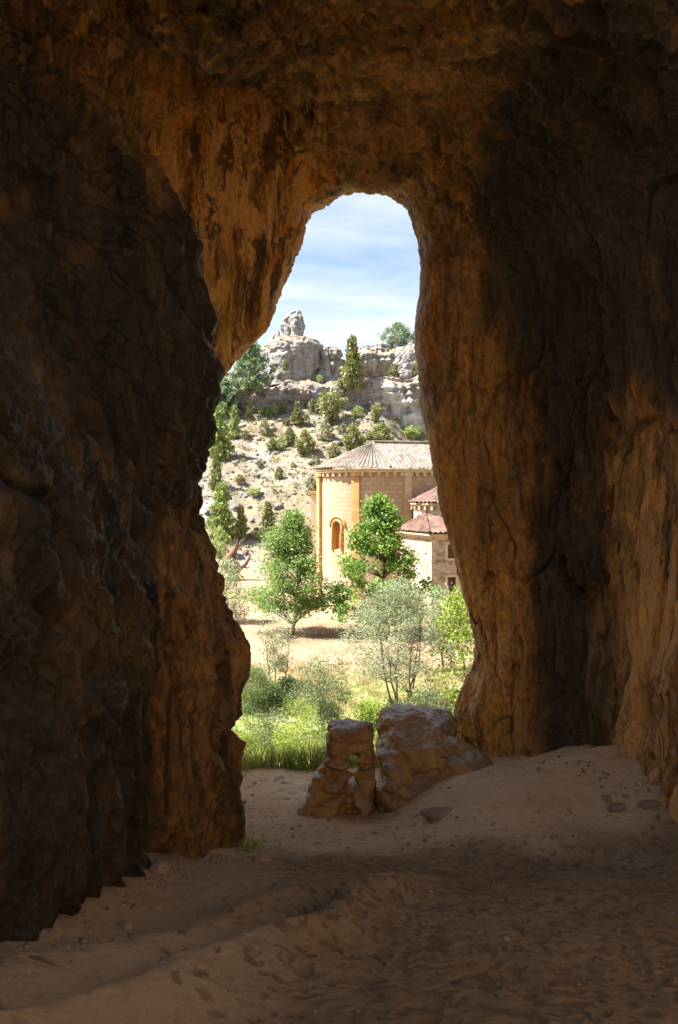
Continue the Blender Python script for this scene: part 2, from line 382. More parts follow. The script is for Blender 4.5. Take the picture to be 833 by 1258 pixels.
rC[:22, 1] = [7.5, 7.5, 7.5, 7.5, 7.5, 7.5, 7.5, 7.6, 7.8, 8.4, 9.4, 10, 10.1, 10, 9.7, 9, 8.2, 7.7, 7.5, 7.5, 7.5, 7.5]
rD = ring(12, [(187, 1125), (184, 1010), (181, 905), (179, 800), (158, 700), (118, 590), (70, 460), (28, 320), (-15, 180), (-40, 40), (40, -70), (220, -45), (416, -10), (620, -20), (800, 50), (915, 180), (940, 310), (945, 450), (945, 590), (938, 730), (920, 860), (905, 1060), (800, 1300), (480, 1400), (220, 1320)])
rE = ring(13, [(180, 1105), (180, 1000), (178, 900), (178, 800), (170, 700), (150, 590), (115, 460), (80, 330), (45, 200), (5, 60), (60, -40), (240, -20), (416, 5), (610, 0), (780, 70), (885, 200), (910, 320), (918, 450), (918, 590), (912, 730), (890, 850), (872, 1040), (780, 1300), (480, 1380), (220, 1300)])
rE2 = ring(14, [(238, 1095), (236, 1000), (228, 900), (232, 800), (215, 700), (200, 590), (190, 465), (165, 335), (115, 205), (60, 80), (80, -15), (250, 5), (420, 25), (600, 30), (750, 100), (855, 225), (885, 335), (893, 455), (893, 590), (887, 725), (862, 840), (838, 1030), (760, 1290), (480, 1350), (265, 1290)])
rF = ring(15.6, [(306, 1085), (302, 985), (286, 890), (299, 800), (269, 695), (261, 585), (268, 475), (254, 345), (192, 222, 15.2), (128, 135, 14.8), (100, 15, 15), (270, 45), (430, 65), (590, 75), (705, 150), (795, 265), (838, 360), (850, 470), (852, 590), (846, 715), (822, 830), (795, 1000), (720, 1260), (480, 1320), (335, 1270)])
rG = ring(18, [(120, 1070), (125, 970), (135, 870), (145, 770), (150, 660), (155, 560), (150, 450), (140, 330), (128, 215), (115, 110), (190, 50), (330, 85), (440, 120), (560, 150), (650, 215), (715, 310), (752, 400), (768, 500), (772, 610), (770, 720), (765, 820), (757, 950), (680, 1180), (480, 1250), (200, 1200)])
rN = ring(20, [(205, 1020), (210, 940), (215, 860), (218, 780), (222, 700), (222, 610), (215, 500), (208, 390), (205, 270), (225, 175), (300, 120), (385, 155), (450, 185), (520, 210), (588, 270), (630, 350), (662, 440), (680, 540), (690, 640), (694, 740), (692, 830), (682, 940), (640, 1130), (460, 1200), (250, 1150)])
rH = ring(22, [(225, 1000), (226, 930), (228, 860), (230, 790), (233, 710), (237, 620), (247, 530), (270, 470), (325, 405), (340, 364), (366, 300), (384, 258), (436, 232), (490, 246), (517, 297), (519, 352), (514, 410), (522, 510), (542, 625), (568, 725), (586, 800), (560, 890), (610, 1050), (440, 1130), (260, 1080)])
cen = np.array([0.3, 0, 9.0])
def pushed(R, d, Y, amp=None):
    v = R - cen; v[:, 1] = 0; v /= np.linalg.norm(v, axis=1)[:, None]
    o = R + v * d; o[:, 1] = Y; return o
rI = pushed(rH, .35, 23.2); rJ = pushed(rH, 2.0, 24.2); rK = pushed(rH, 6, 22.8); rL = pushed(rH, 30, 12)
rings = [rA, rB, rC, rD, rE, rE2, rF, rG, rN, rH, rI, rJ, rK, rL]
segs = [30, 50, 190, 60, 70, 120, 130, 130, 150, 50, 40, 30, 30]
NU = 1250
RR = np.array([catmull_closed(r, NU) for r in rings])
tt = np.concatenate([[0], np.cumsum([4, 5, 4.5, 1.1, 1.2, 1.8, 2.6, 2.2, 2.4, 1.2, 1.6, 6, 20])])
T = np.concatenate([np.linspace(tt[i], tt[i + 1], segs[i], endpoint=False) for i in range(len(segs))] + [[tt[-1]]])
S = pchip(tt, RR, T)                        # (nv, NU, 3)
NV = len(T)
du = np.roll(S, -1, 1) - np.roll(S, 1, 1); dv = np.gradient(S, axis=0)
Nn = np.cross(dv.reshape(-1, 3), du.reshape(-1, 3)); Nn /= np.linalg.norm(Nn, axis=1)[:, None] + 1e-9
P = S.reshape(-1, 3).copy()
toc = np.array([.3, 0, 10.]) - P; toc[:, 1] = 0
sgn = 1.0 if np.median(np.sum(Nn * toc, 1)) > 0 else -1.0
Nn *= sgn                                    # points into the void
X_, Y_, Z_ = P[:, 0], P[:, 1], P[:, 2]
left = sst(.2, -1.2, X_) * sst(17.2, 15.8, Y_)
hang = sst(16.5, 18.5, Y_) * sst(.5, -.5, X_)
right = sst(1.5, 3, X_)
roof = sst(14.5, 17, Z_)
Pw = P + np.stack([noise(P, .6, 51), noise(P, .6, 52), noise(P, .6, 53)], 1) * .35
def rz(sc, octv, seed):
    r = ridged(Pw, sc, octv, seed); return r - r.mean()
lip = sst(19.8, 21.6, Y_) * sst(24.5, 23.4, Y_); calm = 1 - .62 * lip
D = (.26 * fbm(P, .28, 2, 1) + .18 * fbm(Pw, (.9, .9, .5), 3, 11)) * calm
D += left * (1 - roof) * .16 * rz((1.2, 1.2, .8), 3, 21) * sst(16.5, 10, Z_) * sst(14, 6, Z_ + .4 * Y_ - 4) + left * .045 * rz((2.6, 2.6, 1.3), 3, 24)
Pd = np.stack([Pw[:, 0], Pw[:, 1] * .8 - Pw[:, 2] * .6, Pw[:, 1] * .6 + Pw[:, 2] * .8], 1)
dg = ridged(Pd, (.9, .16, 1.05), 3, 25); D += left * .20 * (dg - dg.mean()) * sst(5.5, 9, Z_)
dv_ = ridged(Pw, (1.1, 1.1, .30), 3, 26); D += left * .15 * (dv_ - dv_.mean()) * sst(10, 7, Z_)
D += calm * hang * (.24 * rz((1.3, 1.3, .22), 3, 31) + .12 * rz((3.2, 3.2, .5), 4, 33))
D += right * (1 - roof) * calm * (.17 * rz((1.0, 1.0, .2), 3, 41) + .075 * rz((3.4, 3.4, .8), 4, 43))
D += roof * calm * (.26 * rz((.9, .75, .9), 5, 61) + .06 * rz((3.6, 3.6, 3.6), 3, 62))
cr = noise(Pw, (.42, .42, .16), 77); D -= .22 * np.exp(-(cr / .018) ** 2) * (1 - .5 * roof) * calm
D += .030 * fbm(P, 7, 4, 91)
xc = np.interp(Y_, [14, 17.3, 21.5, 22], [-5.0, -2.05, .35, .5]); dxc = X_ - xc; ing = sst(14.5, 17, Y_) * sst(13.5, 15, Z_) * sst(21.8, 20.4, Y_)
D += ing * (.50 * sst(-.12, .12, dxc) * sst(2.8, .3, dxc) - .42 * np.exp(-((dxc + .3) / .35) ** 2) * sst(.05, -.05, dxc))
# a horizontal bedding seam on the right column, and pockets in the right wall
zs = 10 + (600 - 482) * 21.3 / F
D += right * sst(16, 19, Y_) * sst(9, 7.5, X_) * (.10 * sst(zs + .05, zs - .03, Z_) * sst(zs - 1.5, zs, Z_) )
pk = noise(P, (1.3, 1.3, .8), 99); D -= right * .5 * sst(.40, .52, pk) * sst(13.5, 11, Z_)
pk2 = noise(P, (2.4, 2.4, 1.1), 98); D -= right * .22 * sst(.42, .50, pk2) * sst(14, 11, Z_)
P += Nn * D[:, None]
brk = lambda m_, sd, k=1.0: sst(.38, .62, m_ + k * .55 * fbm(Pw, (1.3, 1.3, .35), 5, sd))
damp_shade = sst(.3, -.8, X_) * sst(16.6, 16.0, Y_) * sst(19, 16, Z_)
damp_shade = damp_shade * sst(5, 7.5, Y_)
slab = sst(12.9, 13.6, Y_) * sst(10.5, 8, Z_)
damp_shade = damp_shade * (1 - .5 * slab) * np.clip(1.02 + .35 * noise(P, .5, 5), 0, 1)
olive = np.clip(sst(16, 17.5, Y_) * sst(20.2, 18.8, Y_) * sst(-1.2, -2.6, X_) * sst(14, 16.5, Z_) * (.6 + noise(P, .9, 8)), 0, .9)
olive = np.maximum(olive, np.clip(sst(2.2, 4.2, X_) * sst(12.5, 15.5, Z_) * sst(10, 13, Y_) * (.55 + 1.2 * noise(P, .7, 9)), 0, .8))
shade_black = np.clip(right * sst(10, 13, Z_) * (.25 + 1.4 * noise(P, (.5, .5, .14), 14)) * sst(3, 5, X_), 0, .85)
niche_shade = np.exp(-((X_ - 5.65 + .3 * noise(P, (.8, .8, .3), 19)) / .85) ** 2) * sst(17.2, 18.6, Y_) * sst(21.5, 20.7, Y_) * sst(1.5, 4, Z_ + 1.2 * noise(P, .8, 18)); shade_black = np.clip(shade_black + niche_shade * .95 + sst(2.0, 4.6, X_ + .8 * noise(P, .7, 28)) * sst(11, 14.5, Z_ + 2 * noise(P, (.7, .7, .3), 29)) * sst(21.2, 20, Y_), 0, .97)  # painted shade: dark band in the niche and over the upper right
shade_dim = np.clip(.35 + .30 * roof * sst(10.5, 12.5, Y_) - 1.6 * sst(16.2, 17, Y_) * sst(.1, -.15, dxc) - .5 * sst(9, 6.5, Z_) * right + .6 * sst(4.4, 5.2, X_) * sst(17, 18.5, Y_) + .5 * (1 - hang) * sst(0, -1.5, X_) * sst(6.5, 10, Z_) + .2 * noise(P, .6, 207), 0, 1) * sst(9, 10.5, Y_ + 3 * sst(2, -1, X_))  # painted shade: dims roof and upper-left rock, spares the overhang
shade_black = sst(.15, .95, np.clip(shade_black, 0, 1) + .45 * fbm(Pw, (1.6, 1.6, .3), 5, 201)) * .86 * sst(9.2, 10.8, Y_); olive = olive * .9
cave = npmesh('cave', P, gridfaces(NU, NV, True), M['cave'], attr={'damp': damp_shade, 'olive': olive, 'char': shade_black, 'soot': shade_dim, 'tan': np.clip(hang * .9 + roof * sst(13, 16, Y_) * .5 * sst(4, 1, X_) + right * (.25 + .65 * sst(5.4, 6.4, X_)) * sst(13, 9.5, Z_), 0, 1)})
tag(cave, kind='structure')

# ------------------------------------------------------------------ cave floor
def floor_z(X, Y):
    z = np.interp(Y, [-12, -6, 0, 3, 6, 8, 11, 15, 18, 20, 22, 24, 25.5, 27, 30], [9, 8.8, 8.3, 7.0, 5.95, 5.3, 4.4, 3.25, 2.35, 1.8, 1.6, 1.5, 1.25, .6, -.5])
    zc = z * 1.0
    bank = (1.15 * sst(.7, 3.5, X) + .35 * sst(3, 5.5, X)) * sst(12.5, 18.5, Y) * sst(25, 21.5, Y) + .3 * sst(4.5, 6.5, X)
    lb = .35 * sst(-2.2, -3.6, X) * sst(16, 12, Y)
    return zc + bank + lb
gl = np.array([(-2.9, 5.0), (-2.05, 6.0), (-1.35, 7.2), (-.62, 8.5), (-.1, 9.6), (.55, 11.2), (1.0, 12.4)])
def gully(X, Y):
    gx = np.interp(Y, gl[:, 1], gl[:, 0]) + .12 * np.sin(Y * 2.3) + .05 * np.sin(Y * 6.1)
    d = (X - gx) * .8
    w = sst(4.5, 5.4, Y) * sst(13, 10.5, Y)
    return 2.1 * w * (-.17 * np.exp(-((d + .15) / .16) ** 2) + .16 * np.exp(-((d - .22) / .38) ** 2) + .10 * np.exp(-((d + .75) / .4) ** 2))
ys = np.concatenate([np.linspace(-12, 4.8, 60, endpoint=False)] + [[]])
y = 4.8
lst = []
while y < 26.9:
    lst.append(y); y += max(.011, .0019 * y) * (1.0 if y < 20 else 1.3)
ys = np.concatenate([ys, lst, [26.9]])
xs = np.concatenate([np.linspace(-9, -4.2, 40, endpoint=False), np.linspace(-4.2, 7.4, 820, endpoint=False), np.linspace(7.4, 10, 20)])
GX, GY = np.meshgrid(xs, ys); FP = np.stack([GX.ravel(), GY.ravel(), np.zeros(GX.size)], 1)
H = floor_z(GX, GY) + gully(GX, GY)
H += (.08 * fbm(FP, .7, 3, 3) + .026 * fbm(FP, 2.6, 3, 5) + .013 * fbm(FP, 9, 3, 6)).reshape(GX.shape)
H += (.10 * sst(13, 15.5, GY.ravel()) * sst(1, 3, GX.ravel()) * noise(FP, (.5, 1.8, 1), 17)).reshape(GX.shape)
rng = np.random.default_rng(5)
dent_shade = np.zeros_like(H); Dn = np.zeros_like(H); Rm = np.zeros_like(H)
def dents(n, x0, x1, y0, y1, size, depth, mask):
    for _ in range(n):
        cx, cy = rng.uniform(x0, x1), rng.uniform(y0, y1)
        if rng.random() > mask(cx, cy): continue
        a = rng.uniform(0, math.pi); L = size * rng.uniform(.55, 1.3); w = L * rng.uniform(.32, .6); dp = depth * rng.uniform(.4, 1.4)
        i0, i1 = np.searchsorted(ys, cy - L * 1.5), np.searchsorted(ys, cy + L * 1.5)
        j0, j1 = np.searchsorted(xs, cx - L * 1.5), np.searchsorted(xs, cx + L * 1.5)
        if i1 <= i0 or j1 <= j0: continue
        dx = GX[i0:i1, j0:j1] - cx; dy = GY[i0:i1, j0:j1] - cy
        u = (dx * math.cos(a) + dy * math.sin(a)) / (L / 2); v = (-dx * math.sin(a) + dy * math.cos(a)) / (w / 2)
        r = np.sqrt(u * u + v * v) + .18 * np.sin(3 * u + cx * 9)
        Dn[i0:i1, j0:j1] = np.maximum(Dn[i0:i1, j0:j1], dp * sst(1.12, .8, r)); Rm[i0:i1, j0:j1] = np.maximum(Rm[i0:i1, j0:j1], dp * .2 * np.exp(-((r - 1.22) / .18) ** 2))
        dent_shade[i0:i1, j0:j1] = np.maximum(dent_shade[i0:i1, j0:j1], sst(1.1, .7, r) * rng.uniform(.1, .9))
tram_shade = lambda x, y: float(sst(-1.6, .3, x + (y - 8) * .05)) * float(sst(14.6, 13.2, y + .25 * math.sin(x * 1.7))) * .95 + .05
dents(8000, -3.5, 7.2, 4.8, 16, .17, .024, tram_shade)
dents(500, -3.5, 7.2, 4.8, 15, .32, .030, tram_shade)
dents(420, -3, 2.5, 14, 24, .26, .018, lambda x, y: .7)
H += Rm * (Dn < .003) - Dn
floor = npmesh('cave_floor', np.stack([GX.ravel(), GY.ravel(), H.ravel()], 1), gridfaces(len(xs), len(ys)), M['floor'], attr={'dent': dent_shade.ravel(), 'tram': (.45 + .55 * sst(-2.2, .3, FP[:, 0] + (FP[:, 1] - 8) * .05)) * sst(15.2, 13.4, FP[:, 1] + .35 * np.sin(FP[:, 0] * 1.7) + .8 * noise(FP, 1.1, 66))})
tag(floor, kind='structure')
def fz(x, y):
    i = min(np.searchsorted(ys, y), len(ys) - 1); j = min(np.searchsorted(xs, x), len(xs) - 1); return float(H[i, j])

# ------------------------------------------------------------------ rocks from distance fields
def surface_nets(f, lo, hi, n):
    """f(P)->d, negative inside; returns V, quads"""
    lo = np.array(lo, float); hi = np.array(hi, float); h = (hi - lo).max() / n
    dims = np.ceil((hi - lo) / h).astype(int) + 1
    ax = [lo[k] + np.arange(dims[k]) * h for k in range(3)]
    G = np.stack(np.meshgrid(*ax, indexing='ij'), -1)
    Pg = G.reshape(-1, 3); d = f(Pg, False); nb = np.abs(d) < .5; d[nb] = f(Pg[nb], True); d = d.reshape(dims)
    ins = d < 0
    cnt = np.zeros(dims - 1, int); pos = np.zeros((*(dims - 1), 3)); ne = np.zeros(dims - 1)
    corners = [(i, j, k) for i in (0, 1) for j in (0, 1) for k in (0, 1)]
    def C(a, c): return a[c[0]:a.shape[0] - 1 + c[0], c[1]:a.shape[1] - 1 + c[1], c[2]:a.shape[2] - 1 + c[2]]
    for c in corners: cnt += C(ins, c)
    act = (cnt > 0) & (cnt < 8)
    for a in corners:
        for ax_ in range(3):
            if a[ax_] == 0:
                b = list(a); b[ax_] = 1
                da, db = C(d, a), C(d, b); x = (da < 0) != (db < 0)
                t = np.where(x, da / np.where(x, da - db, 1), 0)
                for k in range(3): pos[..., k] += np.where(x, a[k] + (t if k == ax_ else 0), 0)
                ne += x
    idx = -np.ones(dims - 1, int); idx[act] = np.arange(act.sum())
    ijk = np.argwhere(act)
    V = lo + (ijk + pos[act] / ne[act][:, None]) * h
    Q = []
    for axn in range(3):
        o = [k for k in range(3) if k != axn]
        sl_a = [slice(1, -1)] * 3; sl_b = [slice(1, -1)] * 3
        sl_a[axn] = slice(0, dims[axn] - 1); sl_b[axn] = slice(1, dims[axn])
        A, B = ins[tuple(sl_a)], ins[tuple(sl_b)]
        e = np.argwhere(A != B)
        if not len(e): continue
        flip = A[tuple(e.T)]
        cell = e.copy()
        q = []
        for (p, r) in ((0, 0), (1, 0), (1, 1), (0, 1)):
            cc = cell.copy(); cc[:, o[0]] += p; cc[:, o[1]] += r; q.append(idx[tuple(cc.T)])
        q = np.stack(q, 1); fl = flip if axn != 1 else ~flip
        q[~fl] = q[~fl][:, ::-1]; Q.append(q)
    Q = np.concatenate(Q); Q = Q[(Q >= 0).all(1)]
    return V, Q

def smin(a, b, k): h = np.clip(.5 + .5 * (b - a) / k, 0, 1); return b * (1 - h) + a * h - k * h * (1 - h)
def smax(a, b, k): return -smin(-a, -b, k)
def ell(P, c, r): q = (P - c) / r; l = np.linalg.norm(q, axis=1); return (l - 1) * min(r)
def rbox(P, c, b, r):
    q = np.abs(P - c) - (np.array(b) - r); return np.linalg.norm(np.maximum(q, 0), axis=1) + np.minimum(q.max(1), 0) - r
def cone(P, a, b, ra, rb):
    a = np.array(a); b = np.array(b); ab = b - a; t = np.clip(((P - a) @ ab) / (ab @ ab), 0, 1)
    return np.linalg.norm(P - a - t[:, None] * ab, axis=1) - (ra + (rb - ra) * t)

k20 = 20 / F
def sdf_arch(P, fine):
    x = lambda px: (px - CX) * k20
    z = lambda py: 10 + (600 - py) * k20
    d = cone(P, (x(392), 20.1, z(1005)), (x(418), 20, z(925)), .50, .34)
    d = smin(d, cone(P, (x(380), 20.0, z(1012)), (x(410), 20, z(960)), .30, .22), .15)
    d = smin(d, rbox(P, (x(430), 19.95, z(913)), (.56, .48, .50), .20), .12)
    d = smin(d, cone(P, (x(448), 19.95, z(1010)), (x(447), 19.95, z(925)), .22, .24), .10)
    d = smin(d, rbox(P, (x(430), 20.35, z(992)), (.66, .34, .58), .15), .12)
    hx, hz = x(433), z(940)
    d = smax(d, -cone(P, (hx, 18.7, hz + .40), (hx + .03, 21.6, hz - .56), .15, .16), .04)
    d = smax(d, -cone(P, (hx + .02, 18.7, hz + .58), (hx + .04, 21.6, hz - .36), .11, .12), .04)
    d = smax(d, -cone(P, (x(437), 19.1, z(1002)), (x(432), 19.32, z(945)), .27, .17), .06)
    d = smax(d, -cone(P, (x(462), 19.6, z(1000)), (x(466), 19.9, z(880)), .10, .06), .06)
    if not fine: return d
    w = P + .12 * np.stack([noise(P, 1.2, 4), noise(P, 1.2, 5), noise(P, 1.2, 6)], 1)
    d += .10 * fbm(w, (1.5, 1.5, 2.4), 3, 2) + .055 * (ridged(w, (1.3, 1.3, 2.6), 4, 9) - 1.0) * -1 + .022 * fbm(P, 7, 2, 3)
    return d
def sdf_big(P, fine):
    c = lambda px, py, Y: W(px, py, Y)
    d = rbox(P, (2.10, 20.95, 2.6), (1.02, 1.0, 1.5), .36)
    # top slopes down towards the viewer and to the right
    n = np.array([.16, -.42, .9]); n /= np.linalg.norm(n)
    d = smax(d, (P - np.array([1.9, 21.0, 3.98])) @ n, .18)
    n2 = np.array([-.75, -.35, .42]); n2 /= np.linalg.norm(n2)
    d = smax(d, (P - np.array([1.24, 20.3, 3.4])) @ n2, .2)
    d = smin(d, ell(P, np.array([3.15, 20.5, 2.45]), np.array([.95, 1.0, .95])), .35)
    d = smin(d, ell(P, np.array([1.66, 20.1, 1.9]), np.array([.62, .6, 1.0])), .25)
    d = smin(d, ell(P, np.array([3.75, 20.0, 2.35]), np.array([.55, .6, .45])), .2)
    d = smax(d, -ell(P, np.array([1.75, 19.0, 2.55]), np.array([.26, .45, .6])), .15)
    d = smax(d, -ell(P, np.array([2.9, 19.4, 3.45]), np.array([.5, .8, .28])), .25)
    if not fine: return d
    w = P + .18 * np.stack([noise(P, .9, 4), noise(P, .9, 5), noise(P, .9, 6)], 1)
    d += .14 * fbm(w, (1.1, 1.1, 1.6), 3, 12) - .08 * (ridged(w, (1.1, 1.1, 1.7), 4, 19) - 1.0) + .022 * fbm(P, 7, 2, 13)
    return d
V, Q = surface_nets(sdf_arch, (-1.6, 18.9, .9), (1.4, 21.4, 4.7), 150)
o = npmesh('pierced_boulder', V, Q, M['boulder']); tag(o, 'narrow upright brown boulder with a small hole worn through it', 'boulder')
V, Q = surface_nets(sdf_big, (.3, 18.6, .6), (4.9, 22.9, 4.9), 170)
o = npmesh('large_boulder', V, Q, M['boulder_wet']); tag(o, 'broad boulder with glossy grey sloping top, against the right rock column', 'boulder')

def stone(name, loc, size, label, seed, mat='stone', flat=.5, group=None):
    rs = np.random.default_rng(seed); R = size
    nu, nv = 28, 18
    th = np.linspace(0, 2 * math.pi, nu, endpoint=False); ph = np.linspace(.001, math.pi - .001, nv)
    A, B = np.meshgrid(th, ph); d = np.stack([np.cos(A) * np.sin(B), np.sin(A) * np.sin(B), np.cos(B)], -1).reshape(-1, 3)
    r = 1 + .35 * noise(d + seed * 3.1, 1.3, seed) + .18 * noise(d + seed, 3.1, seed)
    d = np.sign(d) * np.abs(d) ** .85
    V = d * r[:, None] * np.array([R, R * rs.uniform(.55, .8), R * flat])
    a = rs.uniform(0, 3.1) if R < .15 else .2
    V = np.stack([V[:, 0] * math.cos(a) - V[:, 1] * math.sin(a), V[:, 0] * math.sin(a) + V[:, 1] * math.cos(a), V[:, 2]], 1)
    o = npmesh(name, V, gridfaces(nu, nv, True), M[mat]); o.location = loc
    tag(o, label, 'stone', group); return o
def on_floor(px, py):
    """where the sight line through that pixel meets the cave floor"""
    best = None
    for Y in np.arange(5, 26, .02):
        x = (px - CX) * Y / F; z = 10 + (600 - py) * Y / F
        if z <= fz(x, Y): return np.array([x, Y, fz(x, Y)])
    return np.array([x, Y, fz(x, Y)])
for nm, px, py, s, lab, sd, fl in [
    ('flat_stone', 539, 1003, .34, 'flat dark stone lying on the sand in front of the large boulder', 3, .3),
    ('pebble', 526, 1006, .09, 'small round pebble just left of the flat dark stone', 4, .7),
    ('small_stone', 155, 1142, .10, 'single dark stone on the open floor below the left wall', 5, .6),
    ('small_stone', 196, 1072, .16, 'pale angular stone tucked at the foot of the left wall slab', 6, .8),
    ('small_stone', 322, 1058, .17, 'dark stone just right of the left wall end', 9, .4),
    ('small_stone', 758, 994, .18, 'dark stone near the right wall foot, larger of a pair', 10, .4),
    ('small_stone', 745, 982, .12, 'little dark stone near the right wall foot, smaller of a pair', 11, .45),
    ('small_stone', 797, 990, .22, 'flat dark slab of stone nearest the right wall foot', 12, .3)]:
    p = on_floor(px, py); stone(nm, (p[0], p[1], p[2] + s * fl * .35), s, lab, sd, flat=fl)

# ------------------------------------------------------------------ terrain outside
TY = [22, 24, 25.5, 27, 30, 33, 37, 39, 42, 46, 60, 80, 84, 90, 95, 105, 130, 136, 150, 175, 260, 600]
TZ = [.8, 1.1, 1.1, .55, 0, -.45, -.45, -.2, .25, .35, .4, .45, .6, 1.6, 3.2, 9.0, 22.6, 26.5, 31, 33.5, 35, 20]
def terr(X, Y):
    X = np.asarray(X, float); Y = np.asarray(Y, float)
    z = np.interp(Y, TY, TZ)
    far = sst(86, 100, Y)
    P = np.stack([np.ravel(X), np.ravel(Y), np.zeros(np.size(X))], 1)
    n = (1.3 * fbm(P, .045, 3, 3) + .5 * ridged(P, (.13, .22, 1), 4, 8) - .4).reshape(np.shape(X))
    z = z + far * n + far * .8 * sst(-8, -22, X) * sst(130, 100, Y) * 1.5
    z = z - 5.5 * np.exp(-((X - 13) / 4.2) ** 2) * sst(108, 125, Y) * sst(134, 130, Y)
    z = z + .05 * noise(P, .5, 4).reshape(np.shape(X)) * (1 - far)
    z = z + 40 * sst(80, 400, np.abs(X)) * sst(30, 80, Y)
    z = np.where(Y < 24.5, np.minimum(z, .9), z)
    return z
yy = [22.0]
while yy[-1] < 900: yy.append(yy[-1] + max(.12, .0035 * yy[-1]) * (1 if yy[-1] < 180 else 4))
yy = np.array(yy)
xx = np.sinh(np.linspace(-5.2, 5.2, 760)) * 5.0
TX, TYY = np.meshgrid(xx, yy); TH = terr(TX, TYY)
Pt = np.stack([TX.ravel(), TYY.ravel(), TH.ravel()], 1)
farm = sst(88, 98, TYY.ravel())
rk = ridged(Pt, (.55, .7, .9), 4, 44)
Pt[:, 2] += farm * sst(300, 200, TYY.ravel()) * (.10 * (rk - .6) + .07 * fbm(Pt, 1.7, 3, 45))
nn = noise(Pt, .12, 61) * .5
sand = sst(38, 42, TYY.ravel() + 6 * nn) * sst(92, 86, TYY.ravel() + 14 * nn)
green = sst(44.5, 40, TYY.ravel() + 6 * nn) * sst(24.5, 25.2, TYY.ravel())
terrain = npmesh('terrain', Pt, gridfaces(len(xx), len(yy)), M['terrain'], attr={'sand': sand, 'green': green}); tag(terrain, kind='structure')

# unseen slope added outside the rear opening to bounce sunlight into the cave
bx, by = np.meshgrid(np.linspace(-90, 90, 180), np.linspace(-90, -7.5, 120)); bP = np.stack([bx.ravel(), by.ravel(), bx.ravel() * 0], 1)
bk = np.maximum(-bP[:, 1] - 7.5, 0); bP[:, 2] = 8.6 + np.minimum(.75 * bk, 34) + .35 * bP[:, 0] * sst(0, 10, bk) + 1.2 * fbm(bP, .1, 3, 71) * sst(1, 8, bk)
bt = npmesh('hillside', bP, gridfaces(180, 120), M['slope']); tag(bt, kind='structure')

def tz(x, y): return float(terr(np.array([x]), np.array([y]))[0])
def on_terr(px, py, y0=27, y1=200):
    Y = np.arange(y0, y1, .25); x = (px - CX) * Y / F; z = 10 + (600 - py) * Y / F; t = terr(x, Y)
    k = int(np.argmax(z <= t)); return np.array([x[k], Y[k], t[k]])

mb = MB(); n = 40
pts = [(-5.5 + 5.6 * math.cos(a) * (1 + .08 * math.sin(3 * a)), 34.8 + 2.0 * math.sin(a) * (1 + .1 * math.sin(4 * a + 1)), -.33) for a in [2 * math.pi * k / n for k in range(n)]]
mb.add(pts, [tuple(range(n))]); w = mb.build('stream_pool', M['water']); tag(w, kind='structure')

# ------------------------------------------------------------------ cliffs
def wall_rock(name, top, base, Yd, thick, seed, label=None, cat=None, over=1.0, kind=None, n=260, m=110):
    """a rock face along X; top, base: lists of (px,py) read at distance Yd; closes back at thick metres"""
    tp = np.array([W(a, b, Yd)[[0, 2]] for a, b in top]); bs = np.array([W(a, b, Yd)[[0, 2]] for a, b in base])
    x = np.linspace(tp[0, 0], tp[-1, 0], n); zt = np.interp(x, tp[:, 0], tp[:, 1]); zb = np.interp(x, bs[:, 0], bs[:, 1])
    jag = noise(np.stack([x, x * 0, x * 0], 1), .5, seed) * .35 + noise(np.stack([x, x * 0, x * 0], 1), 1.7, seed) * .15; zt = zt + jag
    v = np.concatenate([np.linspace(0, 1, m), np.linspace(1, 1, 26)[1:]])
    back = np.concatenate([np.zeros(m), np.linspace(0, 1, 26)[1:]])
    Xg, Vg = np.meshgrid(x, v); Bg = np.meshgrid(x, back)[1]
    Zg = zb - 1.5 + (zt - zb + 1.5) * Vg
    prof = 1.1 * np.sin(Vg * 5.5 + .8) * (1 - Vg) * over
    ends = np.minimum((Xg - x[0]), (x[-1] - Xg)) ; rnd = np.clip(1 - ends / 3.0, 0, 1) ** 2 * 3.5
    Yg = Yd + prof + rnd + Bg * thick + 1.0 * sst(.88, 1.0, Vg)
    Zg = Zg - Bg * 0 - .5 * sst(.9, 1, Vg) * 0 + .6 * np.sin(Bg * 2.2) * Bg
    P = np.stack([Xg.ravel(), Yg.ravel(), Zg.ravel()], 1)
    d = 1.1 * fbm(P, (.16, .16, .16), 3, seed) + .7 * (ridged(P, (.35, .35, .28), 3, seed + 3) - .8)
    st = noise(P, (.05, .05, 1.0), seed + 9); d += .30 * np.sign(st) * np.minimum(np.abs(st) * 4, 1); d -= 1.3 * sst(.15, .5, noise(P, (.13, .1, .22), seed + 40))
    col = noise(P, (.8, .3, .06), seed + 12); d -= .35 * np.exp(-(col / .03) ** 2)
    d += .18 * fbm(P, 1.6, 3, seed + 20)
    face = (1 - .85 * Bg.ravel())
    P[:, 1] -= d * face; P[:, 2] += .25 * fbm(P, .6, 2, seed + 30) * Bg.ravel() + .15 * d * sst(.85, 1, Vg.ravel())
    scar = np.exp(-((P[:, 0] - 10.5 - .7 * (23 - P[:, 2])) / 1.9) ** 4) * sst(28.2, 26.5, P[:, 2] + noise(P, .4, 5)) * sst(-.3, .1, noise(P, .5, 8)) * (P[:, 1] < 134)
    o = npmesh(name, P, gridfaces(n, len(v)), M['lime'], attr={'scar': scar})
    return tag(o, label, cat, kind=kind)
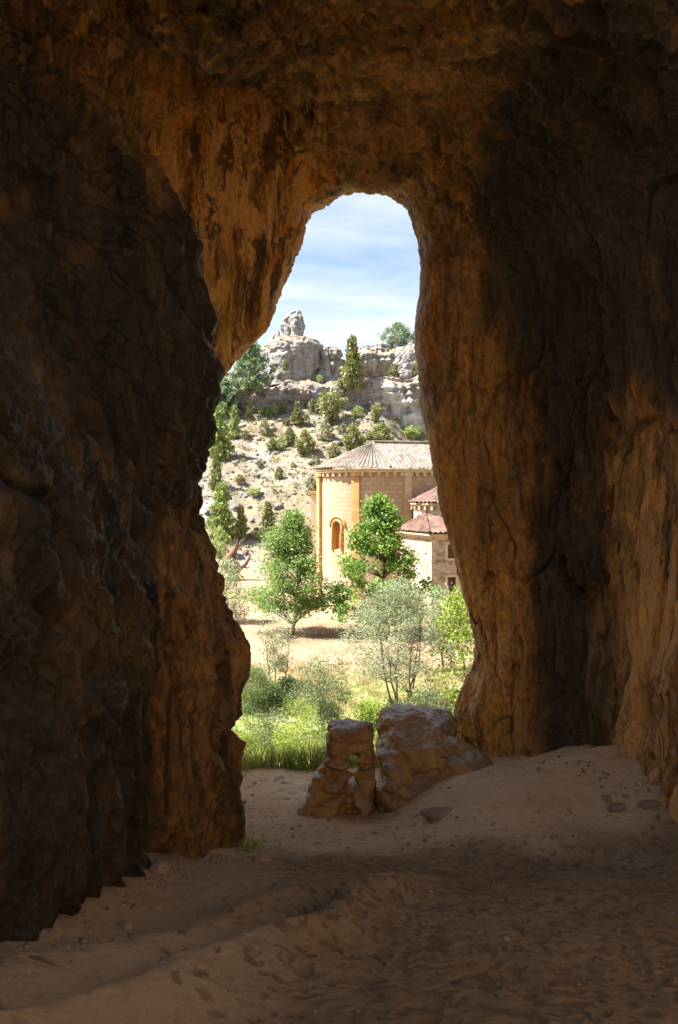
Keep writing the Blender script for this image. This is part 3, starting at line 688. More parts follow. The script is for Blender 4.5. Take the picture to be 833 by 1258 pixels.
def tower(name, prof, Yd, seed, label, cat='rock tower', depth=.8):
    """prof: (px centre, half width px, py) from the bottom up"""
    prof = np.array(prof, float); s = Yd / F
    nz, nt = 120, 130
    t = np.linspace(0, len(prof) - 1, nz); c = np.stack([np.interp(t, range(len(prof)), prof[:, k]) for k in range(3)], 1)
    cx = (c[:, 0] - CX) * s; r = c[:, 1] * s; z = 10 + (600 - c[:, 2]) * s
    r[-1] = .02; cx0 = cx[0]; z0 = z[0]
    th = np.linspace(0, 2 * math.pi, nt, endpoint=False)
    A, R = np.meshgrid(th, r); CXg = np.repeat(cx, nt).reshape(nz, nt); Z = np.repeat(z, nt).reshape(nz, nt)
    P0 = np.stack([(CXg + R * np.cos(A)).ravel(), (Yd + R * np.sin(A) * depth).ravel(), Z.ravel()], 1)
    st = noise(P0, (.08, .08, 1.1), seed + 9)
    d = .35 * fbm(P0, .35, 3, seed) + .28 * (ridged(P0, (.5, .5, .5), 3, seed + 2) - .8) + .10 * np.sign(st) * np.minimum(np.abs(st) * 4, 1) + .16 * fbm(P0, 1.6, 4, seed + 4) - .5 * np.exp(-(noise(P0, (.45, .45, .10), seed + 6) / .05) ** 2) - .4 * sst(.2, .5, noise(P0, .35, seed + 7))
    d *= np.clip(R.ravel() / 2.0, .0, 1)
    P = P0.copy(); P[:, 0] += d * np.cos(A.ravel()); P[:, 1] += d * np.sin(A.ravel())
    P -= np.array([cx0, Yd, z0])
    o = npmesh(name, P, gridfaces(nt, nz, True), M['lime']); o.location = (cx0, Yd, z0)
    return tag(o, label, cat)
wall_rock('cliff', [(225, 482), (275, 478), (292, 468), (310, 473), (340, 470), (352, 464), (372, 466), (390, 471), (415, 468), (434, 472), (455, 466), (480, 462), (505, 462), (525, 455), (600, 440), (700, 430)],
          [(225, 505), (290, 498), (330, 500), (400, 500), (430, 508), (450, 516), (480, 534), (500, 545), (560, 550), (700, 555)], 130, 14, 5, kind='structure', n=340)
wall_rock('cliff', [(431, 436), (438, 424), (455, 426), (470, 422), (490, 424), (520, 422), (600, 410), (700, 400)],
          [(431, 472), (470, 470), (520, 466), (700, 460)], 137, 25, 15, kind='structure')
wall_rock('cliff', [(205, 470), (290, 455), (310, 436), (332, 428)], [(205, 490), (330, 478)], 137, 12, 25, kind='structure', n=140, m=70)
wall_rock('cliff', [(372, 440), (380, 436), (400, 440), (432, 440)], [(372, 472), (432, 475)], 139.5, 14, 35, kind='structure', n=140, m=70)
tower('rock_tower', [(352, 35, 476), (355, 35, 462), (358, 36, 440), (360, 36, 426), (362, 27, 418), (360, 15, 414), (361, 14.5, 404), (361, 13.5, 393), (363, 10, 386), (365, 6, 382), (365, 1, 381)], 135, 3, 'tall grey limestone tower with a narrow rounded pinnacle on the skyline')
tower('rock_outcrop', [(322, 18, 478), (324, 17, 455), (332, 14, 430), (338, 8, 416), (341, 4, 409), (342, 1, 406)], 136, 9, 'stepped limestone shoulder on the left side of the pinnacle tower', 'rock outcrop')
tower('rock_outcrop', [(402, 18, 478), (403, 19, 466), (404, 18, 450), (402, 13, 444), (404, 15, 438), (404, 15.5, 431), (404, 12, 427), (403, 1, 426)], 135.5, 13, 'low mushroom-shaped limestone outcrop between the pinnacle and the tall dark conifer', 'rock outcrop')
tower('rock_outcrop', [(494, 15, 480), (496, 15, 462), (497, 14, 448), (500, 9, 436), (502, 5, 430), (502, 1, 428)], 134, 17, 'rounded speckled limestone buttress below the wide skyline tree', 'rock outcrop')

# ------------------------------------------------------------------ church
church = empty('church', (2.8, 66.5, .4)); tag(church, 'golden stone church with round apse and tiled roofs behind the green trees', 'church')
CO = np.array([2.8, 66.5]); RA = 4.45; AL = rad(14)
def plan(s, r):
    """a point at arc length s along the wall (s<0 round the apse, s>0 the straight wall), r metres out from the axis"""
    if s <= 0:
        a = AL + s / RA; return CO + r * np.array([math.sin(a), -math.cos(a)])
    f = CO + r * np.array([math.sin(AL), -math.cos(AL)]); return f + s * np.array([math.cos(AL), math.sin(AL)])
OFF = np.array([2.8, 66.5, .4])
S0, S1 = -RA * rad(150), 11.0
EZ = 11.25
# window on the apse: centre px 410
aw = math.asin(-.66); sw = (aw - AL) * RA
def wall_strip(name, r, z0, z1, s0, s1, mat, parent, ds=.25, dz=.5, hole=None, depth=.35):
    vs, al, he, fs = [], [], [], []
    S = np.arange(s0, s1 + 1e-6, ds); Z = np.linspace(z0, z1, max(2, int((z1 - z0) / dz)))
    if hole:
        S = np.unique(np.concatenate([S[(S < hole[0] - .02) | (S > hole[1] + .02)], np.linspace(hole[0], hole[1], 9)]))
        Z = np.unique(np.concatenate([Z[(Z < hole[2] - .05) | (Z > hole[3] + .05)], np.linspace(hole[2], hole[3], 13)]))
    def inside(s, z):
        if not hole: return False
        c = (hole[0] + hole[1]) / 2; w = (hole[1] - hole[0]) / 2; zs = hole[3] - w
        return abs(s - c) < w * .98 and z > hole[2] and (z < zs or (s - c) ** 2 + (z - zs) ** 2 < w * w)
    nS = len(S)
    for z in Z:
        for s in S:
            p = plan(s, r); vs.append((p[0] - OFF[0], p[1] - OFF[1], z - OFF[2])); al.append(s); he.append(z)
    for j in range(len(Z) - 1):
        for i in range(nS - 1):
            if inside((S[i] + S[i + 1]) / 2, (Z[j] + Z[j + 1]) / 2): continue
            fs.append((j * nS + i, j * nS + i + 1, (j + 1) * nS + i + 1, (j + 1) * nS + i))
    return npmesh(name, np.array(vs), np.array(fs), mat, parent, smooth=False, attr={'along': al, 'height': he})
WZ0, WZ1 = 5.1, 7.35; ww = .36
wall = wall_strip('apse_wall', RA, .2, EZ, S0, S1, M['ashlar'], church, hole=(sw - ww, sw + ww, WZ0, WZ1))
def curved_bar(mb, s0, s1, r0, r1, z0, z1, n=24, a=0.0):
    for i in range(n):
        sa, sb = s0 + (s1 - s0) * i / n, s0 + (s1 - s0) * (i + 1) / n
        q = [plan(sa, r0), plan(sb, r0), plan(sb, r1), plan(sa, r1)]
        vs = [(p[0] - OFF[0], p[1] - OFF[1], z - OFF[2]) for z in (z0, z1) for p in q]
        fs = [(0, 3, 2, 1), (4, 5, 6, 7), (3, 7, 6, 2), (0, 1, 5, 4)]
        if i == 0: fs.append((0, 4, 7, 3))
        if i == n - 1: fs.append((1, 2, 6, 5))
        mb.add(vs, fs, a=a)
mb = MB(); curved_bar(mb, S0, S1, RA - .1, RA + .30, EZ, EZ + .16, 70); curved_bar(mb, S0, S1, RA - .1, RA + .38, EZ + .165, EZ + .26, 70)
s = S0 + .3
while s < S1:
    curved_bar(mb, s - .11, s + .11, RA + .002, RA + .25, EZ - .28, EZ - .004, 1); s += .62
mb.build('cornice', M['trim'], church)
curved = []
def col_at(px):
    best = min(np.linspace(S0, S1, 900), key=lambda s: abs(CX + F * plan(s, RA)[0] / plan(s, RA)[1] - px) + (0 if s > -RA * rad(95) else 50)); return best
for px, wdt, out, matn in ((394, .85, .26, 'orange_stone'), (437, .62, .16, 'orange_stone'), (501, .55, .16, 'trim')):
    s = col_at(px); mb = MB(); curved_bar(mb, s - wdt / 2, s + wdt / 2, RA + .003, RA + out, .2, EZ - .3, 4)
    curved_bar(mb, s - wdt / 2 - .08, s + wdt / 2 + .08, RA + .003, RA + out + .08, EZ - .297, EZ - .005, 4)
    mb.build('pilaster', M[matn], church)
# window: surround arch, recessed panel
mb = MB(); cz = WZ1 - ww
ang = [math.pi * k / 14 for k in range(15)]
path = [(sw - ww - .12, WZ0)] + [(sw - (ww + .12) * math.cos(a), cz + (ww + .12) * math.sin(a)) for a in ang] + [(sw + ww + .12, WZ0)]
def wp(s, r, z): p = plan(s, r); return (p[0] - OFF[0], p[1] - OFF[1], z - OFF[2])
mb.tube([wp(s, RA + .04, z) for s, z in path], [.11] * len(path), 8)
path2 = [(sw - (ww + .42) * math.cos(a), cz + (ww + .42) * math.sin(a)) for a in ang]
mb.tube([wp(s, RA + .05, z) for s, z in path2], [.10] * len(path2), 8)
win = mb.build('window', M['orange_stone'], church, smooth=True)
mb = MB(); pv = [wp(sw + s_ * (ww + .02), RA - .28, z) for z in (WZ0 - .05, WZ1 + .05) for s_ in (-1, 1)]
mb.add(pv, [(0, 1, 3, 2)]); mb.build('pane', M['alabaster'], win)
mb = MB()
for k in range(len(path) - 1):
    (s_a, z_a), (s_b, z_b) = [((sw + (p[0] - sw) * ww / (ww + .12)), cz + (p[1] - cz) * (ww / (ww + .12) if p[1] > cz else 1)) for p in (path[k], path[k + 1])]
    mb.add([wp(s_a, RA - .003, z_a), wp(s_b, RA - .003, z_b), wp(s_b, RA - .3, z_b), wp(s_a, RA - .3, z_a)], [(0, 1, 2, 3)])
mb.add([wp(sw - ww, RA + .003, WZ0), wp(sw + ww, RA + .003, WZ0), wp(sw + ww, RA - .3, WZ0 + .1), wp(sw - ww, RA - .3, WZ0 + .1)], [(0, 1, 2, 3)])
mb.build('reveal', M['orange_stone'], win)
# main roof: cone over the apse, plane over the straight wall; every course a row of half-round tiles
APZ = 13.85
def roofsurf(name, s0, s1, mat, z_e, z_a, re, row=.34, ntile=12):
    ns = int((s1 - s0) / row) * 8; nr = ntile * 5
    S = np.linspace(s0, s1, ns + 1); R = np.linspace(re, .0, nr + 1)
    vs = np.zeros((nr + 1, ns + 1, 3)); rn = np.zeros((nr + 1, ns + 1))
    ph = S / row * 2 * math.pi
    rsd = np.random.default_rng(4); tint = rsd.random((ntile + 1, int((s1 - s0) / row) + 2)) ** 2
    for j, r in enumerate(R):
        k = j / nr; bulge = .16 * np.abs(np.cos(ph / 2)) ** .8 * min(1, r / 1.2)
        step = .05 * (1 - (k * ntile) % 1.0)
        for i, s in enumerate(S):
            p = plan(s, max(r, .01))
            vs[j, i] = (p[0] - OFF[0], p[1] - OFF[1], z_e + (z_a - z_e) * k + bulge[i] + step - OFF[2] - .05)
            rn[j, i] = tint[min(int(k * ntile), ntile), int((s - s0) / row)]
    return npmesh(name, vs.reshape(-1, 3), gridfaces(ns + 1, nr + 1), mat, church, smooth=False, attr={'rnd': rn.ravel()})
roofsurf('roof', S0, 0, M['tile'], EZ + .31, APZ, RA + .55)
roofsurf('roof', 0.0, S1, M['tile'], EZ + .31, APZ, RA + .55)
mb = MB(); a_ = wp(0, .05, APZ + .04); b_ = wp(0, RA + .5, EZ + .43); mb.tube([a_, b_], [.11, .11], 8); mb.tube([a_, wp(S1, 0.01, APZ + .04)], [.13, .13], 8)
mb.build('ridge_tiles', M['tile'], church)
# underside and back of the body (solid from the sides)
mb = MB()
def pl(x, y, z): return (x - OFF[0], y - OFF[1], z - OFF[2])
# annex just showing on the left of the apse
mb.box(pl(.2, 71.2, 4.9), (5.3, 4, 9.2)); mb.build('annex_wall', M['quoin'], church)
mb = MB(); mb.box(pl(.2, 71.2, 9.62), (5.7, 4.4, .2)); mb.build('annex_cornice', M['orange_stone'], church)
# sacristy: low polygonal block with red roof, two windows
def poly_roof(name, cx, cy, R, n, ze, za, rot, mat, row=.36):
    ns_total = 0; V = []; Qs = []; rn = []; base = 0; rsd = np.random.default_rng(8)
    for k in range(n):
        a0 = rot + 2 * math.pi * k / n; a1 = rot + 2 * math.pi * (k + 1) / n
        A = np.array([cx + R * math.cos(a0), cy + R * math.sin(a0), ze]); B = np.array([cx + R * math.cos(a1), cy + R * math.sin(a1), ze]); C = np.array([cx, cy, za])
        L = np.linalg.norm(B - A); nu = max(8, int(L / row) * 6); nv = 40
        for j in range(nv + 1):
            v = j / nv
            for i in range(nu + 1):
                u = i / nu; p = (A * (1 - u) + B * u) * (1 - v) + C * v
                along = (u - .5) * L * (1 - v)
                p = p + np.array([0, 0, .13 * abs(math.cos(math.pi * along / row)) + .045 * (1 - (v * 8) % 1)])
                V.append(p - OFF); rn.append(rsd.random() ** 2 * .5 + .4 * ((int(along / row + 50) * 7 + int(v * 8) * 3) % 5 / 5))
        Qs.append(gridfaces(nu + 1, nv + 1) + base); base = len(V)
    return npmesh(name, np.array(V), np.concatenate(Qs), mat, church, smooth=False, attr={'rnd': rn})
# block corner (px 530) with left face and right face
c0 = W(530, 700, 56.5)[:2]; cl = W(492, 700, 60.5)[:2]; cr_ = np.array([11.8, 57.3]); cb = np.array([12.5, 63.0]); clb = np.array([5.6, 63.2])
def wall_quad(name, A, B, z0, z1, mat, holes=(), th=0, parent=church):
    A = np.array(A); B = np.array(B); L = np.linalg.norm(B - A); d = (B - A) / L
    us = {0, L}; zs = {z0, z1}
    for h in holes: us |= {h[0], h[1]}; zs |= {h[2], h[3]}
    us = sorted(us); zs = sorted(zs); vs, fs, al, he = [], [], [], []
    for z in zs:
        for u in us: p = A + d * u; vs.append((p[0] - OFF[0], p[1] - OFF[1], z - OFF[2])); al.append(u); he.append(z)
    n_ = len(us)
    for j in range(len(zs) - 1):
        for i in range(n_ - 1):
            if any(h[0] <= (us[i] + us[i + 1]) / 2 <= h[1] and h[2] <= (zs[j] + zs[j + 1]) / 2 <= h[3] for h in holes): continue
            fs.append((j * n_ + i, j * n_ + i + 1, (j + 1) * n_ + i + 1, (j + 1) * n_ + i))
    return npmesh(name, np.array(vs), np.array(fs), mat, parent, smooth=False, attr={'along': al, 'height': he})
EZ2 = 6.45
Lr = np.linalg.norm(cr_ - c0); dr = (cr_ - c0) / Lr
holes = []
for py0, py1 in ((669, 686), (709, 727)):
    u0 = 1.18; holes.append((u0, u0 + .62, 10 + (600 - py1) * 56.7 / F, 10 + (600 - py0) * 56.7 / F))
wall_quad('sacristy_wall', cl, c0, .2, EZ2, M['rubble']); wall_quad('sacristy_wall', c0, cr_, .2, EZ2, M['rubble'], holes)
wall_quad('sacristy_wall', cr_, cb, .2, EZ2, M['rubble']); wall_quad('sacristy_wall', clb, cl, .2, EZ2, M['rubble'])
nr_ = np.array([dr[1], -dr[0]])
for h in holes:
    mb = MB(); mid = c0 + dr * (h[0] + h[1]) / 2; ang_ = math.atan2(dr[1], dr[0]); w_, hh = h[1] - h[0], h[3] - h[2]; zc = (h[2] + h[3]) / 2
    for su in (-1, 1): 
        q = mid + dr * su * (w_ / 2 + .09); mb.box(pl(q[0] + nr_[0] * -.1, q[1] + nr_[1] * -.1, zc), (.2, .30, hh + .3), ang_)
    for sz in (-1, 1): mb.box(pl(mid[0] - nr_[0] * .1, mid[1] - nr_[1] * .1, zc + sz * (hh / 2 + .085)), (w_ - .02, .29, .17), ang_)
    wf = mb.build('window', M['quoin'], church)
    mb = MB(); mb.box(pl(mid[0] - nr_[0] * .2, mid[1] - nr_[1] * .2, zc), (w_ + .05, .04, hh + .05), ang_); mb.build('shutter', M['shutter'], wf)
mb = MB()
for k in range(14):
    z0 = .3 + k * .44; wl = .34 if k % 2 else .22
    mb.box(pl(c0[0] + dr[0] * wl / 2 - .01, c0[1] + dr[1] * wl / 2 - .02, z0 + .2), (wl, .09, .40), math.atan2(dr[1], dr[0]))
mb.build('quoins', M['quoin'], church)
cc = (c0 + cr_ + cb + clb + cl) / 5
mb = MB(); loop = [cl, c0, cr_, cb, clb]
ze = EZ2
vs = []; 
for rr, z in ((1.0, ze), (1.06, ze + .18), (1.10, ze + .2), (1.10, ze + .32)):
    for p in loop: q = cc + (p - cc) * rr; vs.append(pl(q[0], q[1], z))
fs = [(r * 5 + i, r * 5 + (i + 1) % 5, (r + 1) * 5 + (i + 1) % 5, (r + 1) * 5 + i) for r in range(3) for i in range(5)]
mb.add(vs, fs); mb.build('sacristy_cornice', M['trim'], church)
# red roof over the block: facets to an apex above the corner side
def facet_roof(name, loop, apex, mat, row=.36, nvt=9, up=0.0):
    V = []; Qs = []; rn = []; base = 0; rsd = np.random.default_rng(8)
    n_ = len(loop)
    for k in range(n_):
        A = np.array(loop[k]); B = np.array(loop[(k + 1) % n_]); C = np.array(apex); L = np.linalg.norm(B - A); nu = max(8, int(L / row) * 6); nv = nvt * 5
        tn = rsd.random((nvt + 1, 80))
        for j in range(nv + 1):
            v = j / nv
            for i in range(nu + 1):
                u = i / nu; p = (A * (1 - u) + B * u) * (1 - v) + C * v
                along = (u - .5) * L * (1 - v)
                V.append(p + np.array([0, 0, .13 * abs(math.cos(math.pi * along / row)) + .045 * (1 - (v * nvt) % 1)]) - OFF)
                rn.append(tn[int(v * nvt), int(along / row + 40)] ** 2)
        Qs.append(gridfaces(nu + 1, nv + 1) + base); base = len(V)
    return npmesh(name, np.array(V), np.concatenate(Qs), mat, church, smooth=False, attr={'rnd': rn})
ap2 = W(522, 631, 60.2)
lp2 = [tuple(cc + (p - cc) * 1.13) + (EZ2 + .33,) for p in loop]
facet_roof('sacristy_roof', lp2, ap2, M['tile_red'])
mb = MB(); mb.tube([tuple(ap2 - OFF + np.array([0, 0, .1])), tuple(np.array(lp2[1]) - OFF + np.array([0, 0, .12]))], [.12, .12], 8); mb.build('hip_tiles', M['tile_red'], church)
# chapel drum between, with its own eave
def drum(cx, cy, R, z0, z1, n=28):
    mb = MB(); vs = []
    for z in (z0, z1):
        for k in range(n): a = 2 * math.pi * k / n; vs.append(pl(cx + R * math.cos(a), cy + R * math.sin(a), z))
    mb.add(vs, [(k, (k + 1) % n, n + (k + 1) % n, n + k) for k in range(n)]); return mb
dc = W(548, 620, 62.0); dR = 2.55
drum(dc[0], dc[1], dR, .3, 8.72).build('chapel_wall', M['quoin'], church)
mb = MB()
for k in range(30):
    a = 2 * math.pi * k / 30; mb.box(pl(dc[0] + (dR + .13) * math.cos(a), dc[1] + (dR + .13) * math.sin(a), 8.5), (.26, .16, .24), a)
for z, r in ((8.64, dR + .24), (8.78, dR + .34)):
    n_ = 28; vs = []
    for zz in (z, z + .11):
        for k in range(n_): a = 2 * math.pi * k / n_; vs.append(pl(dc[0] + r * math.cos(a), dc[1] + r * math.sin(a), zz))
    mb.add(vs, [(k, (k + 1) % n_, n_ + (k + 1) % n_, n_ + k) for k in range(n_)] + [tuple(range(n_))[::-1], tuple(range(n_, 2 * n_))])
mb.build('chapel_cornice', M['trim'], church)
poly_roof('chapel_roof', dc[0], dc[1], dR + .5, 12, 8.86, 10.35, .1, M['tile_red'])

# ------------------------------------------------------------------ plants
def leaf_mesh(name, C, size, mat, parent, seed, up=.3, aspect=.55, fold=True, tint=None, dirs=None):
    rs = np.random.default_rng(seed); n = len(C)
    d = rs.normal(size=(n, 3)); 
    if dirs is not None: d = d * .5 + dirs
    d /= np.linalg.norm(d, axis=1)[:, None]
    nr = rs.normal(size=(n, 3)); nr[:, 2] += up * 3; b = np.cross(d, nr); b /= np.linalg.norm(b, axis=1)[:, None] + 1e-9
    L = (size * rs.uniform(.6, 1.35, n))[:, None]; w = L * aspect / 2
    V = np.stack([C - d * L * .1, C + d * L * .45 + b * w, C + d * L, C + d * L * .45 - b * w], 1).reshape(-1, 3)
    Q = np.arange(4 * n).reshape(n, 4)
    r = rs.random(n) * .6 + .2 + (tint if tint is not None else 0)
    return npmesh(name, V, Q, mat, parent, smooth=False, attr={'rnd': np.repeat(np.clip(r, 0, 1), 4)})

def crown_points(rs, Hc, rx, ry, n_cl, shape):
    """cluster centres inside a crown; z 0..Hc"""
    out = []
    while len(out) < n_cl:
        t = rs.random(); a = rs.uniform(0, 2 * math.pi)
        if shape == 'cone': R = (1 - t) ** .8 * min(1, .35 + t * 5) * (1 + .28 * math.sin(21 * t + 2 * math.cos(a)) + .2 * math.sin(2 * a + 9 * t))
        elif shape == 'egg': R = math.sin(math.pi * min(1, (t * .92 + .08)) ** .8) ** .7
        elif shape == 'fan': R = (.25 + .75 * t) * (1 if t < .7 else max(0, 1 - ((t - .7) / .3) ** 2) ** .5)
        else: R = math.sqrt(max(0, 1 - (2 * t - 1) ** 2))
        rr = R * math.sqrt(rs.uniform(.12, 1)) * (1 + .22 * math.sin(3 * a + 5 * t) + .15 * math.sin(7 * a - 9 * t))
        out.append((rx * rr * math.cos(a), ry * rr * math.sin(a), t * Hc))
    return np.array(out)

def plant(name, loc, H, base, rx, mat, seed, label, cat='tree', shape='egg', n_cl=120, per=90, leaf=.16, spread=.35, stems=1, trunk_r=.12,
          group=None, aspect=.55, lean=0.0, ry=None, droop=0.0, bark='bark', branch_every=1, stem_spread=.5):
    rs = np.random.default_rng(seed); ry = ry or rx
    root = empty(name, loc); tag(root, label, cat, group)
    cl = crown_points(rs, H - base, rx, ry, n_cl, shape); cl[:, 2] += base; cl[:, 0] += lean * cl[:, 2] / H
    tb = MB(); stemp = []
    for k in range(stems):
        a = 2 * math.pi * k / max(stems, 1) + rs.uniform(-.4, .4); e = stem_spread if stems > 1 else .06
        top = np.array([math.cos(a) * rx * e + lean, math.sin(a) * ry * e, base + (H - base) * (.86 if stems == 1 else rs.uniform(.55, .85))])
        st = np.array([math.cos(a) * .18 * (stems > 1), math.sin(a) * .18 * (stems > 1), -.25])
        pts = []
        for t in np.linspace(0, 1, 9):
            p = st * (1 - t) + top * t; p[:2] += (rs.normal(size=2) * .03 * H * .3) * (0 < t < 1); p[0] += .02 * H * math.sin(t * 4 + k); pts.append(p)
        rr = trunk_r * (1 if stems == 1 else .8)
        tb.tube(pts, [rr * (1.25 if i == 0 else 1) * (1 - .82 * i / 8) for i in range(9)], 8); stemp.append(np.array(pts))
    for i, c in enumerate(cl):
        if i % branch_every: continue
        sp = stemp[rs.integers(len(stemp))]; j = int(np.clip(np.searchsorted(sp[:, 2], c[2] - .28 * math.hypot(c[0], c[1]) - .12 * H), 1, 8)); s_ = sp[j]
        mid = (s_ + c) / 2 + rs.normal(size=3) * .05 * H * .25; mid[2] += .04 * rx
        r0 = trunk_r * .28 * (1 - .6 * j / 8)
        tb.tube([s_, mid, c], [r0, r0 * .55, r0 * .2], 4)
    tb.build('trunk', M[bark], root, smooth=True)
    C = []; tint = []; dirs = []
    for c in cl:
        m_ = int(per * rs.uniform(.5, 1.4)); off = rs.normal(size=(m_, 3)) * spread * np.array([1, 1, .7]); C.append(c + off)
        tint.append(np.full(m_, rs.uniform(-.18, .22))); dd = np.array([c[0], c[1], .3 * H * .3]); dd = dd / (np.linalg.norm(dd) + 1e-6); dirs.append(np.tile(dd * .5 + np.array([0, 0, -droop]), (m_, 1)))
    C = np.concatenate(C); C[:, 2] = np.maximum(C[:, 2], .05)
    leaf_mesh('crown', C, leaf, M[mat], root, seed + 1, aspect=aspect, tint=np.concatenate(tint), dirs=np.concatenate(dirs))
    return root

def gp(px, Y): x = (px - CX) * Y / F; return (x, Y, tz(x, Y) - .02)
plant('plane_tree', gp(360, 52.5), 7.9, 1.5, 3.1, 'lf_green', 11, 'light green tree with a slender bare trunk, casting shade on the sandy square', shape='cone', n_cl=270, per=85, leaf=.17, spread=.30, trunk_r=.13)
plant('maple_tree', gp(466, 52), 8.9, .8, 3.9, 'lf_vivid', 12, 'vivid deep green tree in front of the church apse', shape='cone', n_cl=190, per=105, leaf=.18, spread=.27, trunk_r=.17, aspect=.85)
plant('willow_tree', gp(491, 36.5), 6.1, 1.9, 2.45, 'lf_silver', 13, 'large silvery grey willow with several stems behind the boulders', shape='egg', n_cl=210, per=80, leaf=.125, spread=.27, stems=7, trunk_r=.07, aspect=.28)
plant('poplar_sapling', gp(566, 35.5), 5.9, 1.0, 1.35, 'lf_yellow', 14, 'slim yellow-green sapling beside the right rock column', shape='egg', n_cl=100, per=45, leaf=.13, spread=.25, trunk_r=.05, aspect=.7)
plant('willow_shrub', gp(402, 32.2), 3.5, .7, 1.25, 'lf_olive', 15, 'grey-green bushy shrub with a dark stem just above the pierced boulder', 'shrub', shape='fan', n_cl=110, per=60, leaf=.085, spread=.19, stems=3, trunk_r=.045, aspect=.4)
plant('sparse_tree', gp(341, 39.5), 3.9, 1.2, 1.3, 'lf_silver', 16, 'thin sparse-leaved young tree with forked stems below the light green tree', shape='fan', n_cl=85, per=38, leaf=.10, spread=.22, stems=3, trunk_r=.05, aspect=.5)
plant('round_bush', gp(311, 36.8), 2.15, .1, 1.25, 'lf_bush', 17, 'soft feathery green bush behind the stream pool', 'bush', shape='egg', n_cl=160, per=110, leaf=.085, spread=.2, stems=5, trunk_r=.03, aspect=.3)
plant('dark_bush', gp(351, 37.6), 1.3, .05, .8, 'lf_darkbush', 18, 'low dark green bush right of the feathery green bush', 'bush', shape='ball', n_cl=70, per=90, leaf=.08, spread=.15, stems=4, trunk_r=.02)
plant('yellow_bush', gp(457, 31.5), 1.8, .1, .8, 'lf_yellow', 19, 'yellow-green bush showing in the gap above the two boulders', 'bush', shape='egg', n_cl=60, per=80, leaf=.09, spread=.2, stems=4, trunk_r=.02)
plant('yellow_bush', gp(520, 33.5), 1.9, .1, 1.3, 'lf_olive', 20, 'dull green bush under the willow, behind the large boulder', 'bush', shape='egg', n_cl=70, per=60, leaf=.09, spread=.24, stems=5, trunk_r=.03)
plant('yellow_bush', gp(580, 33.0), 1.7, .1, .9, 'lf_yellow', 21, 'yellow-green bush at the foot of the slim sapling', 'bush', shape='egg', n_cl=50, per=70, leaf=.09, spread=.2, stems=4, trunk_r=.02)
plant('willow_tree', gp(545, 42.5), 4.4, 1.0, 1.3, 'lf_silver', 22, 'small pale willow between the large willow and the slim sapling', shape='egg', n_cl=90, per=60, leaf=.11, spread=.25, stems=3, trunk_r=.05, aspect=.4)
plant('grey_shrub', gp(279, 57), 4.2, .3, 1.5, 'lf_silver', 23, 'grey-green shrub at the left cave wall, in front of the dead trunk', 'shrub', shape='egg', n_cl=90, per=60, leaf=.15, spread=.3, stems=4, trunk_r=.06)
plant('bare_shrub', gp(300, 28.6), 1.35, .2, 1.0, 'lf_bush', 24, 'twiggy shrub leaning over the reeds at the left wall', 'shrub', shape='fan', n_cl=60, per=18, leaf=.07, spread=.2, stems=6, trunk_r=.03, lean=.5, aspect=.35)
plant('shrub', gp(372, 35.5), 1.7, .3, .8, 'lf_olive', 26, 'small open shrub left of the grey-green bushy shrub', 'shrub', shape='fan', n_cl=45, per=36, leaf=.085, spread=.2, stems=3, trunk_r=.025, aspect=.4)

for k, (px, Y, H_, rx, mt, lab) in enumerate([
    (300, 25.6, .85, .42, 'lf_yellow', 'leafy yellow-green bush at the path edge nearest the left cave wall'),
    (322, 26.4, .95, .5, 'lf_bush', 'green bush among the reeds, second from the left cave wall'),
    (352, 25.8, .75, .42, 'lf_yellow', 'low yellow-green bush among the reeds midway to the pierced boulder'),
    (380, 26.8, 1.1, .5, 'lf_yellow', 'yellow-green bush touching the left edge of the pierced boulder'),
    (338, 28.6, 1.0, .6, 'lf_olive', 'dull green bush at the near edge of the stream pool'),
    (300, 29.2, 1.1, .6, 'lf_bush', 'green bush by the pool beside the left cave wall'),
    (366, 29.8, 1.15, .6, 'lf_yellow', 'yellow-green bush right of the stream pool')]):
    plant('bank_bush', gp(px, Y), H_ * 1.75, .03, rx * 1.35, mt, 300 + k, lab, 'bush', shape='egg' if k % 2 else 'fan', n_cl=55, per=55, leaf=.07, spread=.13, stems=5, trunk_r=.015, aspect=.35)
# reeds and grass: nobody could count them
def blades(name, n, area, h, mat, seed, label, w=.02, cat='reeds', dens=None):
    rs = np.random.default_rng(seed); x = rs.uniform(area[0], area[1], n); y = rs.uniform(area[2], area[3], n)
    keep = (((x + 5.2) / 5.2) ** 2 + ((y - 34.6) / 2.1) ** 2 > 1) & (noise(np.stack([x, y, x * 0], 1), .9, seed) > (-.25 if dens is None else dens)); x, y = x[keep], y[keep]; n = len(x)
    z = np.maximum(terr(x, y), np.where(y < 26.8, floor_z(x, y), -9)) - .03; a = rs.uniform(0, 2 * math.pi, n); hh = h * rs.uniform(.5, 1.25, n) * (1 + .8 * noise(np.stack([x, y, x * 0], 1), 1.1, seed + 2))
    l = rs.uniform(.05, .45, n) * hh; dx, dy = np.cos(a), np.sin(a); b = rs.uniform(0, 2 * math.pi, n); bx, by = np.cos(b) * w, np.sin(b) * w
    B = np.stack([x, y, z], 1)
    def at(t, s): return B + np.stack([dx * l * t * t + bx * s, dy * l * t * t + by * s, hh * t * (1 - .12 * t)], 1)
    V = np.stack([at(0, -1), at(0, 1), at(.55, .9), at(.55, -.9), at(1, .12), at(1, -.12)], 1).reshape(-1, 3)
    i = np.arange(n)[:, None] * 6
    Q = np.concatenate([i + np.array([0, 1, 2, 3]), i + np.array([3, 2, 4, 5])])
    r = np.clip(rs.random(n) * .7 + .15 + .5 * noise(np.stack([x, y, x * 0], 1), .7, seed + 5), 0, 1)
    o = npmesh(name, V, Q, M[mat], None, smooth=False, attr={'rnd': np.repeat(r, 6)}); return tag(o, label, cat, kind='stuff')
